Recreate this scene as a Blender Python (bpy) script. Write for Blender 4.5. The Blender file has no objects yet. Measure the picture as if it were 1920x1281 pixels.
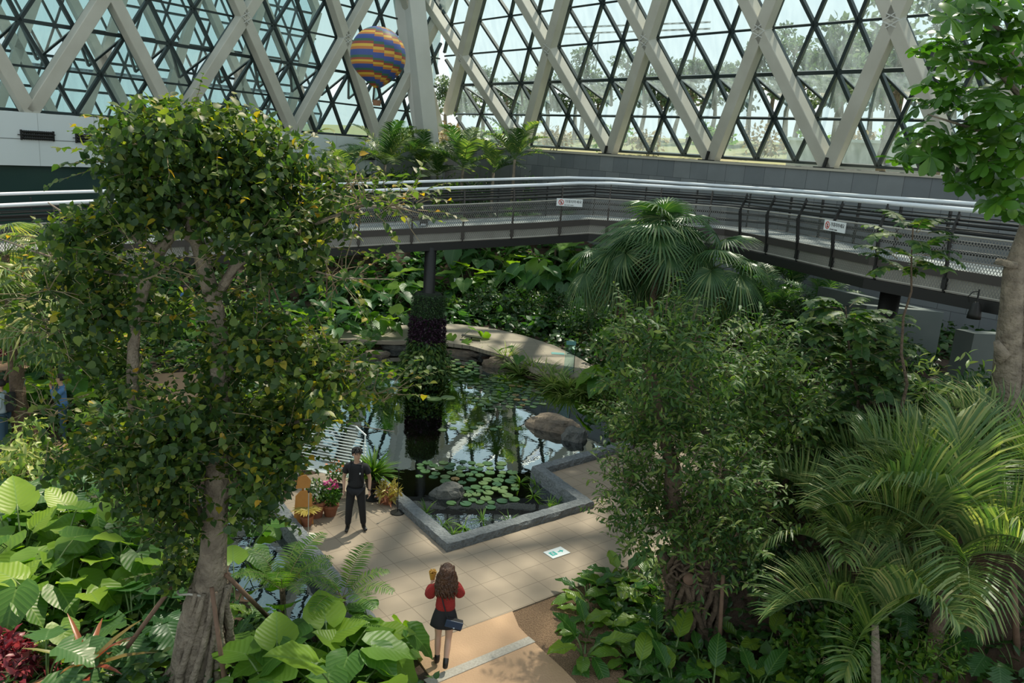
import bpy, bmesh, math, random
import numpy as np
from mathutils import Vector, Matrix
random.seed(7); rng = np.random.default_rng(11)
SC = bpy.context.scene; COL = SC.collection
# ---------------------------------------------------------------- camera
F = 1500.0; CX, CY = 960.0, 640.5; HE = 7.7; HOR = 285.0; ROLL = 0.07
TH = math.atan((CY - HOR) / F)
RHO = math.atan(ROLL)
fwd = Vector((0, math.cos(TH), -math.sin(TH)))
r0 = Vector((1, 0, 0)); u0 = r0.cross(fwd)
right = r0 * math.cos(RHO) + u0 * math.sin(RHO)
up = u0 * math.cos(RHO) - r0 * math.sin(RHO)
CAM = Vector((0, 0, HE))
cd = bpy.data.cameras.new('camera'); co = bpy.data.objects.new('camera', cd); COL.objects.link(co)
cd.sensor_width = 36; cd.lens = 36 * F / 1920; cd.clip_end = 2000; cd.clip_start = 0.05
M = Matrix((right, up, -fwd)).transposed().to_4x4(); M.translation = CAM
co.matrix_world = M
SC.camera = co
def ray(x, y):
    return (right * ((x - CX) / F) - up * ((y - CY) / F) + fwd).normalized()
def G(x, y, z=0.0):
    d = ray(x, y); t = (z - HE) / d.z
    return CAM + d * t
def AT(x, y, D):
    "point seen at pixel x,y whose ground distance along +Y is D"
    d = ray(x, y); return CAM + d * (D / d.y)
def PX(p):
    v = Vector(p) - CAM; w = v.dot(fwd)
    return (CX + F * v.dot(right) / w, CY - F * v.dot(up) / w)
def smooth(t):
    t = min(1, max(0, t)); return t * t * (3 - 2 * t)
# ---------------------------------------------------------------- objects
def tag(o, label=None, cat=None, group=None, kind=None):
    if label: o['label'] = label
    if cat: o['category'] = cat
    if group: o['group'] = group
    if kind: o['kind'] = kind
    return o
def empty(name, loc=(0, 0, 0), rz=0, sc=1.0, **k):
    o = bpy.data.objects.new(name, None); COL.objects.link(o)
    o.location = loc; o.rotation_euler = (0, 0, rz); o.scale = (sc, sc, sc); o.empty_display_size = .1
    return tag(o, **k)
def link(name, me, parent=None, loc=None, rot=None, sc=None, **k):
    o = bpy.data.objects.new(name, me); COL.objects.link(o)
    if parent: o.parent = parent
    if loc is not None: o.location = loc
    if rot is not None: o.rotation_euler = rot
    if sc is not None: o.scale = sc if hasattr(sc, '__len__') else (sc, sc, sc)
    return tag(o, **k)
def mesh(name, V, Fc, mat=None, smooth_=False, uv=None, tint=None, mats=None, midx=None):
    me = bpy.data.meshes.new(name)
    V = np.asarray(V, dtype=np.float32)
    if isinstance(Fc, np.ndarray):
        nf, k = Fc.shape
        me.vertices.add(len(V)); me.vertices.foreach_set('co', V.ravel())
        me.loops.add(nf * k); me.loops.foreach_set('vertex_index', Fc.ravel().astype(np.int32))
        me.polygons.add(nf); me.polygons.foreach_set('loop_start', np.arange(0, nf * k, k, dtype=np.int32))
        me.polygons.foreach_set('loop_total', np.full(nf, k, dtype=np.int32))
        me.update(calc_edges=True)
    else:
        me.from_pydata([tuple(map(float, v)) for v in V], [], Fc)
    nf = len(me.polygons)
    if uv is not None:
        li = np.zeros(len(me.loops), dtype=np.int32); me.loops.foreach_get('vertex_index', li)
        l = me.uv_layers.new(name='UVMap'); l.data.foreach_set('uv', np.asarray(uv, dtype=np.float32)[li].ravel())
    if tint is not None:
        a = me.attributes.new('tint', 'FLOAT', 'FACE'); a.data.foreach_set('value', np.asarray(tint, dtype=np.float32))
    if smooth_: me.polygons.foreach_set('use_smooth', [True] * nf)
    if mats:
        for m_ in mats: me.materials.append(m_)
        if midx is not None: me.polygons.foreach_set('material_index', np.asarray(midx, dtype=np.int32))
    elif mat: me.materials.append(mat)
    me.validate(); me.update()
    return me
class MB:
    def __init__(s): s.v = []; s.f = []
    def add(s, V, Fc):
        n = len(s.v); s.v += [tuple(v) for v in V]; s.f += [tuple(i + n for i in f) for f in Fc]; return s
    def box(s, c, size, rz=0.0, R=None):
        hx, hy, hz = size[0] / 2, size[1] / 2, size[2] / 2
        R = R or Matrix.Rotation(rz, 3, 'Z'); c = Vector(c)
        V = [c + R @ Vector((sx * hx, sy * hy, sz * hz)) for sz in (-1, 1) for sy in (-1, 1) for sx in (-1, 1)]
        return s.add(V, [(0, 2, 3, 1), (4, 5, 7, 6), (0, 1, 5, 4), (2, 6, 7, 3), (0, 4, 6, 2), (1, 3, 7, 5)])
    def bar(s, a, b, w, h, upv=(0, 0, 1)):
        "box beam from a to b; h measured along upv, w across"
        a, b = Vector(a), Vector(b); d = b - a; L = d.length
        if L < 1e-6: return s
        x = d / L; z = Vector(upv); z = z - x * z.dot(x)
        if z.length < 1e-4: z = Vector((1, 0, 0)); z = z - x * z.dot(x)
        z.normalize(); y = z.cross(x)
        R = Matrix((x, y, z)).transposed()
        return s.box((a + b) / 2, (L, w, h), R=R)
    def tube(s, pts, rad, n=8, cap=True):
        pts = [Vector(p) for p in pts]; N = len(pts)
        rad = rad if hasattr(rad, '__len__') else [rad] * N
        base = len(s.v); pv = None
        for i, p in enumerate(pts):
            t = (pts[min(i + 1, N - 1)] - pts[max(i - 1, 0)])
            if t.length < 1e-9: t = Vector((0, 0, 1))
            t.normalize()
            if pv is None:
                a = Vector((1, 0, 0)) if abs(t.x) < .9 else Vector((0, 1, 0)); pv = a - t * a.dot(t)
            else: pv = pv - t * pv.dot(t)
            if pv.length < 1e-6:
                a = Vector((0, 1, 0)); pv = a - t * a.dot(t)
            pv.normalize(); q = t.cross(pv)
            for k in range(n):
                an = 2 * math.pi * k / n
                s.v.append(tuple(p + (pv * math.cos(an) + q * math.sin(an)) * rad[i]))
        for i in range(N - 1):
            for k in range(n):
                a = base + i * n + k; b = base + i * n + (k + 1) % n
                s.f.append((a, b, b + n, a + n))
        if cap:
            s.f.append(tuple(base + k for k in reversed(range(n))))
            s.f.append(tuple(base + (N - 1) * n + k for k in range(n)))
        return s
    def lathe(s, prof, c=(0, 0, 0), n=20, cap=True):
        c = Vector(c); base = len(s.v); N = len(prof)
        for r, z in prof:
            for k in range(n):
                an = 2 * math.pi * k / n
                s.v.append((c.x + r * math.cos(an), c.y + r * math.sin(an), c.z + z))
        for i in range(N - 1):
            for k in range(n):
                a = base + i * n + k; b = base + i * n + (k + 1) % n
                s.f.append((a, b, b + n, a + n))
        if cap:
            s.f.append(tuple(base + k for k in reversed(range(n))))
            s.f.append(tuple(base + (N - 1) * n + k for k in range(n)))
        return s
    def prism(s, poly, z0, z1):
        "poly list of (x,y); z0/z1 numbers"
        n = len(poly)
        A = sum(poly[i][0] * poly[(i + 1) % n][1] - poly[(i + 1) % n][0] * poly[i][1] for i in range(n))
        if A < 0: poly = poly[::-1]
        b = len(s.v)
        s.v += [(p[0], p[1], z0) for p in poly] + [(p[0], p[1], z1) for p in poly]
        s.f.append(tuple(b + i for i in reversed(range(n)))); s.f.append(tuple(b + n + i for i in range(n)))
        for i in range(n):
            j = (i + 1) % n; s.f.append((b + i, b + j, b + n + j, b + n + i))
        return s
    def build(s, name, mat, parent=None, smooth_=False, bevel=0, **k):
        me = mesh(name, s.v, s.f, mat, smooth_)
        o = link(name, me, parent, **k)
        if bevel:
            m = o.modifiers.new('bevel', 'BEVEL'); m.width = bevel; m.segments = 2; m.limit_method = 'ANGLE'
        return o
def copy_tree(o, parent=None):
    c = o.copy(); COL.objects.link(c)
    if parent: c.parent = parent
    for ch in list(o.children): copy_tree(ch, c)
    return c
# ---------------------------------------------------------------- materials
def mat(name, col, rough=.6, metal=0, noise=None, bump=None, spec=.5, wave=None):
    m = bpy.data.materials.new(name); m.use_nodes = True; nt = m.node_tree; N = nt.nodes; L = nt.links
    b = N['Principled BSDF']; b.inputs['Roughness'].default_value = rough; b.inputs['Metallic'].default_value = metal
    b.inputs['Specular IOR Level'].default_value = spec
    b.inputs['Base Color'].default_value = (*col, 1)
    if noise:                       # (scale, colour2, contrast)
        tc = N.new('ShaderNodeTexCoord'); nz = N.new('ShaderNodeTexNoise'); nz.inputs['Scale'].default_value = noise[0]
        nz.inputs['Detail'].default_value = 6; L.new(tc.outputs['Object'], nz.inputs['Vector'])
        cr = N.new('ShaderNodeValToRGB'); w = noise[2] if len(noise) > 2 else .2
        cr.color_ramp.elements[0].position = .5 - w; cr.color_ramp.elements[1].position = .5 + w
        cr.color_ramp.elements[0].color = (*col, 1); cr.color_ramp.elements[1].color = (*noise[1], 1)
        L.new(nz.outputs['Fac'], cr.inputs['Fac']); L.new(cr.outputs['Color'], b.inputs['Base Color'])
    if bump:                        # (scale, strength)
        tc = N.new('ShaderNodeTexCoord'); nz = N.new('ShaderNodeTexNoise'); nz.inputs['Scale'].default_value = bump[0]
        nz.inputs['Detail'].default_value = 8; L.new(tc.outputs['Object'], nz.inputs['Vector'])
        bp = N.new('ShaderNodeBump'); bp.inputs['Strength'].default_value = bump[1]; bp.inputs['Distance'].default_value = .08
        L.new(nz.outputs['Fac'], bp.inputs['Height']); L.new(bp.outputs['Normal'], b.inputs['Normal'])
    return m
def leafmat(name, ramp, trans=.35, rough=.4, tcol=(1.3, 1.6, .5), vein=None, spec=.4):
    """ramp: list of (pos, colour) over the per-leaf tint"""
    m = bpy.data.materials.new(name); m.use_nodes = True; nt = m.node_tree; N = nt.nodes; L = nt.links
    b = N['Principled BSDF']; out = N['Material Output']
    b.inputs['Roughness'].default_value = rough; b.inputs['Specular IOR Level'].default_value = spec
    at = N.new('ShaderNodeAttribute'); at.attribute_name = 'tint'
    cr = N.new('ShaderNodeValToRGB'); e = cr.color_ramp.elements
    e[0].position, e[0].color = ramp[0][0], (*ramp[0][1], 1); e[1].position, e[1].color = ramp[-1][0], (*ramp[-1][1], 1)
    for p, c in ramp[1:-1]:
        q = e.new(p); q.color = (*c, 1)
    L.new(at.outputs['Fac'], cr.inputs['Fac']); colo = cr.outputs['Color']
    if vein:                       # (count, colour, slant)
        uv = N.new('ShaderNodeUVMap'); sp = N.new('ShaderNodeSeparateXYZ'); L.new(uv.outputs['UV'], sp.inputs[0])
        ab = N.new('ShaderNodeMath'); ab.operation = 'ABSOLUTE'; L.new(sp.outputs['Y'], ab.inputs[0])
        mu = N.new('ShaderNodeMath'); mu.operation = 'MULTIPLY'; mu.inputs[1].default_value = vein[2]; L.new(ab.outputs[0], mu.inputs[0])
        su = N.new('ShaderNodeMath'); su.operation = 'SUBTRACT'; L.new(sp.outputs['X'], su.inputs[0]); L.new(mu.outputs[0], su.inputs[1])
        m2 = N.new('ShaderNodeMath'); m2.operation = 'MULTIPLY'; m2.inputs[1].default_value = vein[0]; L.new(su.outputs[0], m2.inputs[0])
        fr = N.new('ShaderNodeMath'); fr.operation = 'PINGPONG'; fr.inputs[1].default_value = .5; L.new(m2.outputs[0], fr.inputs[0])
        lt = N.new('ShaderNodeMapRange'); lt.inputs['From Min'].default_value = .0; lt.inputs['From Max'].default_value = .12
        lt.inputs['To Min'].default_value = .45; lt.inputs['To Max'].default_value = 0; L.new(fr.outputs[0], lt.inputs['Value'])
        mr = N.new('ShaderNodeMapRange'); mr.inputs['From Min'].default_value = .0; mr.inputs['From Max'].default_value = .03
        mr.inputs['To Min'].default_value = 1; mr.inputs['To Max'].default_value = 0; L.new(ab.outputs[0], mr.inputs['Value'])
        mx = N.new('ShaderNodeMath'); mx.operation = 'MAXIMUM'; L.new(lt.outputs['Result'], mx.inputs[0]); L.new(mr.outputs['Result'], mx.inputs[1])
        mc = N.new('ShaderNodeMix'); mc.data_type = 'RGBA'; L.new(mx.outputs[0], mc.inputs['Factor'])
        L.new(colo, mc.inputs['A']); mc.inputs['B'].default_value = (*vein[1], 1); colo = mc.outputs['Result']
        bp = N.new('ShaderNodeBump'); bp.inputs['Strength'].default_value = .35; bp.inputs['Distance'].default_value = .02
        L.new(fr.outputs[0], bp.inputs['Height']); L.new(bp.outputs['Normal'], b.inputs['Normal'])
    L.new(colo, b.inputs['Base Color'])
    tr = N.new('ShaderNodeBsdfTranslucent'); mm = N.new('ShaderNodeMix'); mm.data_type = 'RGBA'; mm.blend_type = 'MULTIPLY'
    mm.inputs['Factor'].default_value = 1; L.new(colo, mm.inputs['A']); mm.inputs['B'].default_value = (*tcol, 1)
    L.new(mm.outputs['Result'], tr.inputs['Color'])
    ms = N.new('ShaderNodeMixShader'); ms.inputs[0].default_value = trans
    L.new(b.outputs[0], ms.inputs[1]); L.new(tr.outputs[0], ms.inputs[2]); L.new(ms.outputs[0], out.inputs['Surface'])
    return m
def glassmat(name, tint, refl=.12, haze=0.0, hazecol=(.7, .85, .82)):
    m = bpy.data.materials.new(name); m.use_nodes = True; nt = m.node_tree; N = nt.nodes; L = nt.links
    N.remove(N['Principled BSDF']); out = N['Material Output']
    t = N.new('ShaderNodeBsdfTransparent'); t.inputs[0].default_value = (*tint, 1)
    g = N.new('ShaderNodeBsdfGlossy'); g.inputs['Roughness'].default_value = .03; g.inputs['Color'].default_value = (.9, 1, 1, 1)
    fr = N.new('ShaderNodeLayerWeight'); fr.inputs['Blend'].default_value = .25
    mp = N.new('ShaderNodeMath'); mp.operation = 'MULTIPLY'; mp.inputs[1].default_value = refl * 3; L.new(fr.outputs['Fresnel'], mp.inputs[0])
    a = N.new('ShaderNodeMixShader'); L.new(mp.outputs[0], a.inputs[0]); L.new(t.outputs[0], a.inputs[1]); L.new(g.outputs[0], a.inputs[2])
    last = a
    if haze:
        d = N.new('ShaderNodeBsdfTranslucent'); d.inputs[0].default_value = (*hazecol, 1)
        tc = N.new('ShaderNodeTexCoord'); mpn = N.new('ShaderNodeMapping'); mpn.inputs['Scale'].default_value = (1.2, 1.2, .12)
        nz = N.new('ShaderNodeTexNoise'); nz.inputs['Scale'].default_value = 2.5; nz.inputs['Detail'].default_value = 5
        L.new(tc.outputs['Object'], mpn.inputs[0]); L.new(mpn.outputs[0], nz.inputs['Vector'])
        mr = N.new('ShaderNodeMapRange'); mr.inputs['From Min'].default_value = .35; mr.inputs['From Max'].default_value = .75
        mr.inputs['To Min'].default_value = haze * .5; mr.inputs['To Max'].default_value = haze * 1.6; L.new(nz.outputs['Fac'], mr.inputs['Value'])
        c = N.new('ShaderNodeMixShader'); L.new(mr.outputs['Result'], c.inputs[0]); L.new(a.outputs[0], c.inputs[1]); L.new(d.outputs[0], c.inputs[2])
        last = c
    L.new(last.outputs[0], out.inputs['Surface'])
    return m
MT = {}
MT['beam'] = mat('beam_white', (.54, .53, .46), .55, noise=(.7, (.42, .405, .34), .25))
MT['col'] = mat('column_white', (.62, .625, .59), .5, noise=(.5, (.53, .54, .50), .25))
MT['mull'] = mat('mullion_dark', (.035, .05, .052), .4, metal=.4)
MT['white'] = mat('white_panel', (.62, .68, .68), .5)
MT['seam'] = mat('seam_dark', (.12, .13, .13), .7)
MT['pipe'] = mat('white_pipe', (.72, .76, .8), .35)
MT['steel'] = mat('dark_steel', (.016, .016, .015), .5, metal=.3)
MT['rust'] = mat('rail_brown', (.055, .048, .042), .55, metal=.3)
MT['girder'] = mat('girder_cream', (.50, .48, .42), .6, noise=(1.5, (.36, .34, .29), .2))
MT['deck'] = mat('deck_grey', (.30, .33, .33), .5, noise=(2, (.22, .25, .26), .2))
MT['concrete'] = mat('planter_concrete', (.10, .125, .12), .8, noise=(1.5, (.14, .16, .15), .3))
MT['soil'] = mat('soil', (.085, .045, .027), .95, noise=(3, (.035, .026, .018), .25), bump=(12, .8))
MT['gravel'] = mat('gravel_soil', (.30, .19, .11), .95, noise=(45, (.16, .09, .05), .15), bump=(40, .9))
MT['rock'] = mat('rock_brown', (.22, .165, .115), .85, noise=(2.5, (.10, .085, .07), .2), bump=(9, .9))
MT['rockg'] = mat('rock_grey', (.15, .145, .13), .85, noise=(5, (.07, .075, .07), .2), bump=(14, .9))
MT['curb'] = mat('curb_granite', (.21, .225, .235), .85, noise=(14, (.12, .13, .135), .25), bump=(16, 1))
MT['bark'] = mat('bark_grey', (.30, .25, .185), .85, noise=(5, (.13, .105, .078), .22), bump=(14, 1))
MT['barkd'] = mat('bark_brown', (.17, .12, .08), .9, noise=(7, (.075, .052, .036), .25), bump=(16, 1))
MT['twig'] = mat('twig_tan', (.20, .16, .09), .8)
MT['stem'] = mat('stem_green', (.09, .15, .04), .5)
MT['pole'] = mat('support_pole', (.19, .115, .075), .8, noise=(8, (.12, .07, .045), .25))
# ================================================================ ground shape
def seg_sd(X, Y, poly):
    "signed distance (negative inside), numpy"
    n = len(poly); d = np.full(X.shape, 1e9); inside = np.zeros(X.shape, bool)
    for i in range(n):
        ax, ay = poly[i][:2]; bx, by = poly[(i + 1) % n][:2]
        ex, ey = bx - ax, by - ay
        t = np.clip(((X - ax) * ex + (Y - ay) * ey) / (ex * ex + ey * ey + 1e-12), 0, 1)
        d = np.minimum(d, np.hypot(X - ax - t * ex, Y - ay - t * ey))
        c = ((ay > Y) != (by > Y)) & (X < (bx - ax) * (Y - ay) / (by - ay + 1e-12) + ax)
        inside ^= c
    return np.where(inside, -d, d)
def gp(L, z=0): return [tuple(G(x, y, z)[:2]) for x, y in L]
# main pond outline: the paving side first, then the planted shore
POND = gp([(700, 912), (838, 1035), (1112, 952), (1024, 889), (1185, 842), (1150, 815), (1165, 775), (1130, 735), (1060, 722),
           (985, 695), (925, 668), (830, 640), (740, 640), (640, 655), (560, 700), (540, 800), (600, 880), (640, 885)])
POOL = gp([(529, 951), (626, 1077), (710, 1180), (640, 1190), (520, 1165), (430, 1100), (400, 1010), (320, 965), (150, 965), (125, 915), (330, 890), (480, 905)])
WS = 1.15
RW0 = Vector((-4.8, 50.0)) * WS; RW1 = Vector((15.6, 24.8)) * WS
rwd = (RW1 - RW0).normalized(); rwn = Vector((-rwd.y, rwd.x)) * -1      # inward
if rwn.dot(Vector((0, 0)) - RW0) < 0: rwn = -rwn
def hgt(X, Y):
    X = np.asarray(X, float); Y = np.asarray(Y, float)
    s = lambda t: np.clip(t, 0, 1) ** 2 * (3 - 2 * np.clip(t, 0, 1))
    z = 3.4 * s((Y - 34.5) / 13.0)
    dw = (X - RW0.x) * rwn.x + (Y - RW0.y) * rwn.y
    z = np.maximum(z, 2.3 * s((17 - dw) / 11) * s((X - 5) / 5))
    z = np.maximum(z, 2.62 * s(1.9 - np.hypot(X - 9.3, (Y - 15.2) * .9) / 3.0))
    z = z - .05
    for P, dep in ((POND, 1.0), (POOL, .8)):
        sd = seg_sd(X, Y, P)
        z = np.where(sd < 0, z + (-dep) * s((-sd - .02) / .8), z)
    return z
def hz(x, y): return float(hgt(np.array([x]), np.array([y]))[0])
def GT(x, y, dz=0):
    "pixel to terrain"
    d = ray(x, y); t = 4.0
    p = CAM
    while t < 80:
        p = CAM + d * t
        if p.z < hz(p.x, p.y) + dz: break
        t += .1
    x_, y_ = p.x, p.y
    dw = (x_ - RW0.x) * rwn.x + (y_ - RW0.y) * rwn.y
    if dw < 3.2: x_ += rwn.x * (3.2 - dw); y_ += rwn.y * (3.2 - dw)
    return Vector((x_, y_, hz(x_, y_)))
xs = np.arange(-32, 26, .3); ys = np.arange(3, 66, .3)
gx, gy = np.meshgrid(xs, ys); gz = hgt(gx, gy) + .03 * np.sin(gx * 2.1) * np.sin(gy * 1.7)
nx, ny = len(xs), len(ys)
V = np.stack([gx.ravel(), gy.ravel(), gz.ravel()], 1)
ii = (np.arange(ny - 1)[:, None] * nx + np.arange(nx - 1)[None]).ravel()
Fq = np.stack([ii, ii + 1, ii + nx + 1, ii + nx], 1)
link('floor', mesh('ground_soil', V, Fq, MT['soil'], True), kind='structure', label='dark red-brown planting soil sloping up behind the pond')
# ---------------------------------------------------------------- water
def watermat():
    m = bpy.data.materials.new('pond_water'); m.use_nodes = True; nt = m.node_tree; N = nt.nodes; L = nt.links
    N.remove(N['Principled BSDF']); out = N['Material Output']
    g = N.new('ShaderNodeBsdfGlossy'); g.inputs['Roughness'].default_value = .004; g.inputs['Color'].default_value = (.85, .92, .97, 1)
    t = N.new('ShaderNodeBsdfTransparent'); t.inputs[0].default_value = (.22, .30, .12, 1)
    fr = N.new('ShaderNodeFresnel'); fr.inputs['IOR'].default_value = 1.6
    mp = N.new('ShaderNodeMath'); mp.operation = 'MULTIPLY_ADD'; mp.inputs[1].default_value = 2.6; mp.inputs[2].default_value = .03; L.new(fr.outputs[0], mp.inputs[0]); mp.use_clamp = True
    tc = N.new('ShaderNodeTexCoord'); nz = N.new('ShaderNodeTexNoise'); nz.inputs['Scale'].default_value = 3.5; nz.inputs['Detail'].default_value = 3
    L.new(tc.outputs['Object'], nz.inputs['Vector']); bp = N.new('ShaderNodeBump'); bp.inputs['Strength'].default_value = .010; bp.inputs['Distance'].default_value = .1
    L.new(nz.outputs['Fac'], bp.inputs['Height'])
    L.new(bp.outputs['Normal'], g.inputs['Normal']); L.new(bp.outputs['Normal'], fr.inputs['Normal'])
    a = N.new('ShaderNodeMixShader'); L.new(mp.outputs[0], a.inputs[0]); L.new(t.outputs[0], a.inputs[1]); L.new(g.outputs[0], a.inputs[2])
    L.new(a.outputs[0], out.inputs['Surface']); return m
MT['water'] = watermat()
WZ = -.16
def ring(poly, grow):
    c = np.mean(np.array(poly), 0); return [(p[0] + (p[0] - c[0]) * grow, p[1] + (p[1] - c[1]) * grow) for p in poly]
def flat(name, poly, z, m, **k):
    me = mesh(name, [(x, y, z) for x, y in poly], [tuple(range(len(poly)))], m)
    bm = bmesh.new(); bm.from_mesh(me); bmesh.ops.recalc_face_normals(bm, faces=bm.faces)
    for f in bm.faces:
        if f.normal.z < 0: f.normal_flip()
    bmesh.ops.triangulate(bm, faces=bm.faces); bm.to_mesh(me); bm.free()
    return link(name, me, **k)
flat('pond_water', POND, WZ, MT['water'], kind='structure', label='dark still pond water reflecting the glass lattice')
flat('pool_water', POOL, WZ, MT['water'], kind='structure', label='small dark pool left of the tiled path')
# ---------------------------------------------------------------- paving
def tilemat(name, c1, c2, mortar, size, ang, rowoff=0.0, msize=.012, org=(0, 0), rough=.7, w=None, bias=0):
    m = bpy.data.materials.new(name); m.use_nodes = True; nt = m.node_tree; N = nt.nodes; L = nt.links
    b = N['Principled BSDF']; b.inputs['Roughness'].default_value = rough
    tc = N.new('ShaderNodeTexCoord'); mp = N.new('ShaderNodeMapping'); mp.vector_type = 'TEXTURE'
    mp.inputs['Rotation'].default_value = (0, 0, ang); mp.inputs['Location'].default_value = (*org, 0)
    L.new(tc.outputs['Object'], mp.inputs[0])
    br = N.new('ShaderNodeTexBrick'); br.offset = rowoff; br.inputs['Scale'].default_value = 1
    br.inputs['Brick Width'].default_value = w or size; br.inputs['Row Height'].default_value = size
    br.inputs['Mortar Size'].default_value = msize; br.inputs['Mortar Smooth'].default_value = .1; br.inputs['Bias'].default_value = bias
    br.inputs['Color1'].default_value = (*c1, 1); br.inputs['Color2'].default_value = (*c2, 1); br.inputs['Mortar'].default_value = (*mortar, 1)
    L.new(mp.outputs[0], br.inputs['Vector'])
    nz = N.new('ShaderNodeTexNoise'); nz.inputs['Scale'].default_value = 1.3; nz.inputs['Detail'].default_value = 6; L.new(tc.outputs['Object'], nz.inputs['Vector'])
    mr = N.new('ShaderNodeMapRange'); mr.inputs['To Min'].default_value = .8; mr.inputs['To Max'].default_value = 1.15; L.new(nz.outputs['Fac'], mr.inputs['Value'])
    mx = N.new('ShaderNodeMix'); mx.data_type = 'RGBA'; mx.blend_type = 'MULTIPLY'; mx.inputs['Factor'].default_value = 1
    L.new(br.outputs['Color'], mx.inputs['A']); cb = N.new('ShaderNodeCombineColor')
    for k in range(3): L.new(mr.outputs['Result'], cb.inputs[k])
    L.new(cb.outputs[0], mx.inputs['B']); L.new(mx.outputs['Result'], b.inputs['Base Color']); return m
pa, pb = G(912, 1061), G(1100, 1000); tang = math.atan2(pb.y - pa.y, pb.x - pa.x)
tsz = (G(875.8, 1048.3) - G(911.9, 1061.4)).length
tsz = (G(982.7, 1037.9) - G(949.4, 1048.3)).length * 1.0
print('TILE', tang, tsz)
MT['tile'] = tilemat('paving_tile', (.315, .245, .178), (.295, .228, .165), (.20, .15, .105), .485, tang, org=(pa.x, pa.y), w=.485, msize=.008)
MT['orange'] = mat('orange_concrete', (.46, .29, .17), .8, noise=(1.2, (.38, .235, .14), .25), bump=(30, .2))
MT['deckwood'] = tilemat('boardwalk', (.33, .28, .215), (.29, .25, .195), (.16, .13, .10), .14, .2, rowoff=.5, msize=.01, w=2.4)
pave = gp([(529, 951), (626, 1077), (700, 1165), (790, 1290), (785, 1208), (961, 1146), (1032, 1119), (1200, 1055), (1340, 1010), (1400, 900), (1300, 800),
           (1185, 843), (1024, 889), (1113, 953), (838, 1036), (700, 912), (640, 880), (560, 895)])
EXC = []
def slab(name, poly, z0, z1, m, **k):
    if name.startswith('floor'): EXC.append(poly)
    mb = MB().prism(poly, z0, z1); o = mb.build(name, m, **k)
    bm = bmesh.new(); bm.from_mesh(o.data); bmesh.ops.triangulate(bm, faces=[f for f in bm.faces if len(f.verts) > 4]); bm.to_mesh(o.data); bm.free(); return o
pave = gp([(529, 951), (626, 1077), (700, 1165), (770, 1215), (961, 1146), (1032, 1119), (1200, 1055), (1340, 1010), (1400, 900), (1300, 800),
           (1185, 843), (1024, 889), (1113, 953), (838, 1036), (700, 912), (640, 880), (560, 895)])
slab('floor_paving', pave, -.12, 0, MT['tile'], kind='structure', label='beige square stone tiles around the pond')
slab('floor_path', gp([(770, 1215), (961, 1146), (973, 1175), (997, 1200), (1056, 1254), (1110, 1310), (1200, 1420), (900, 1500), (835, 1310)]), -.12, -.004, MT['orange'], kind='structure', label='orange washed concrete path')
g0, g1 = G(800, 1281, .002), G(997.5, 1199, .002)
MB().bar(g0, g1, .17, .012).build('drain_channel', mat('drain_grey', (.42, .38, .33), .8, noise=(30, (.3, .27, .23), .2)), label='pale grey linear drain crossing the orange path', cat='drain')
slab('floor_gravel', gp([(961, 1147), (1032, 1120), (1110, 1090), (1160, 1190), (1180, 1330), (1080, 1290), (1056, 1256), (997, 1202), (973, 1177)]), -.12, -.02, MT['gravel'], kind='structure', label='brown gravelly soil beside the path')
# back boardwalk
def bz(px, z=.25): return [tuple(G(x, y, z)[:2]) for x, y in px]
slab('floor_boardwalk', bz([(560, 655), (640, 636), (740, 640), (800, 638), (880, 648), (950, 668), (1010, 697), (1080, 708), (1115, 706), (1118, 690), (1080, 668), (1040, 648), (985, 630), (925, 616), (860, 608), (800, 607), (720, 612), (640, 618), (560, 635)]), .1, .25, MT['deckwood'], kind='structure', label='pale curved boardwalk behind the pond')
for i, L_ in enumerate([[(-60, 600), (60, 585), (190, 600), (160, 650), (60, 690), (-60, 700)], [(225, 770), (250, 705), (390, 695), (380, 760), (300, 790)], [(-60, 930), (-60, 830), (60, 810), (180, 850), (100, 890), (90, 910)]]):
    slab('floor_left_path' + '_abc'[i * 0:0], gp(L_), -.1, .01, MT['orange'], kind='structure', label='orange concrete path on the left')
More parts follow.
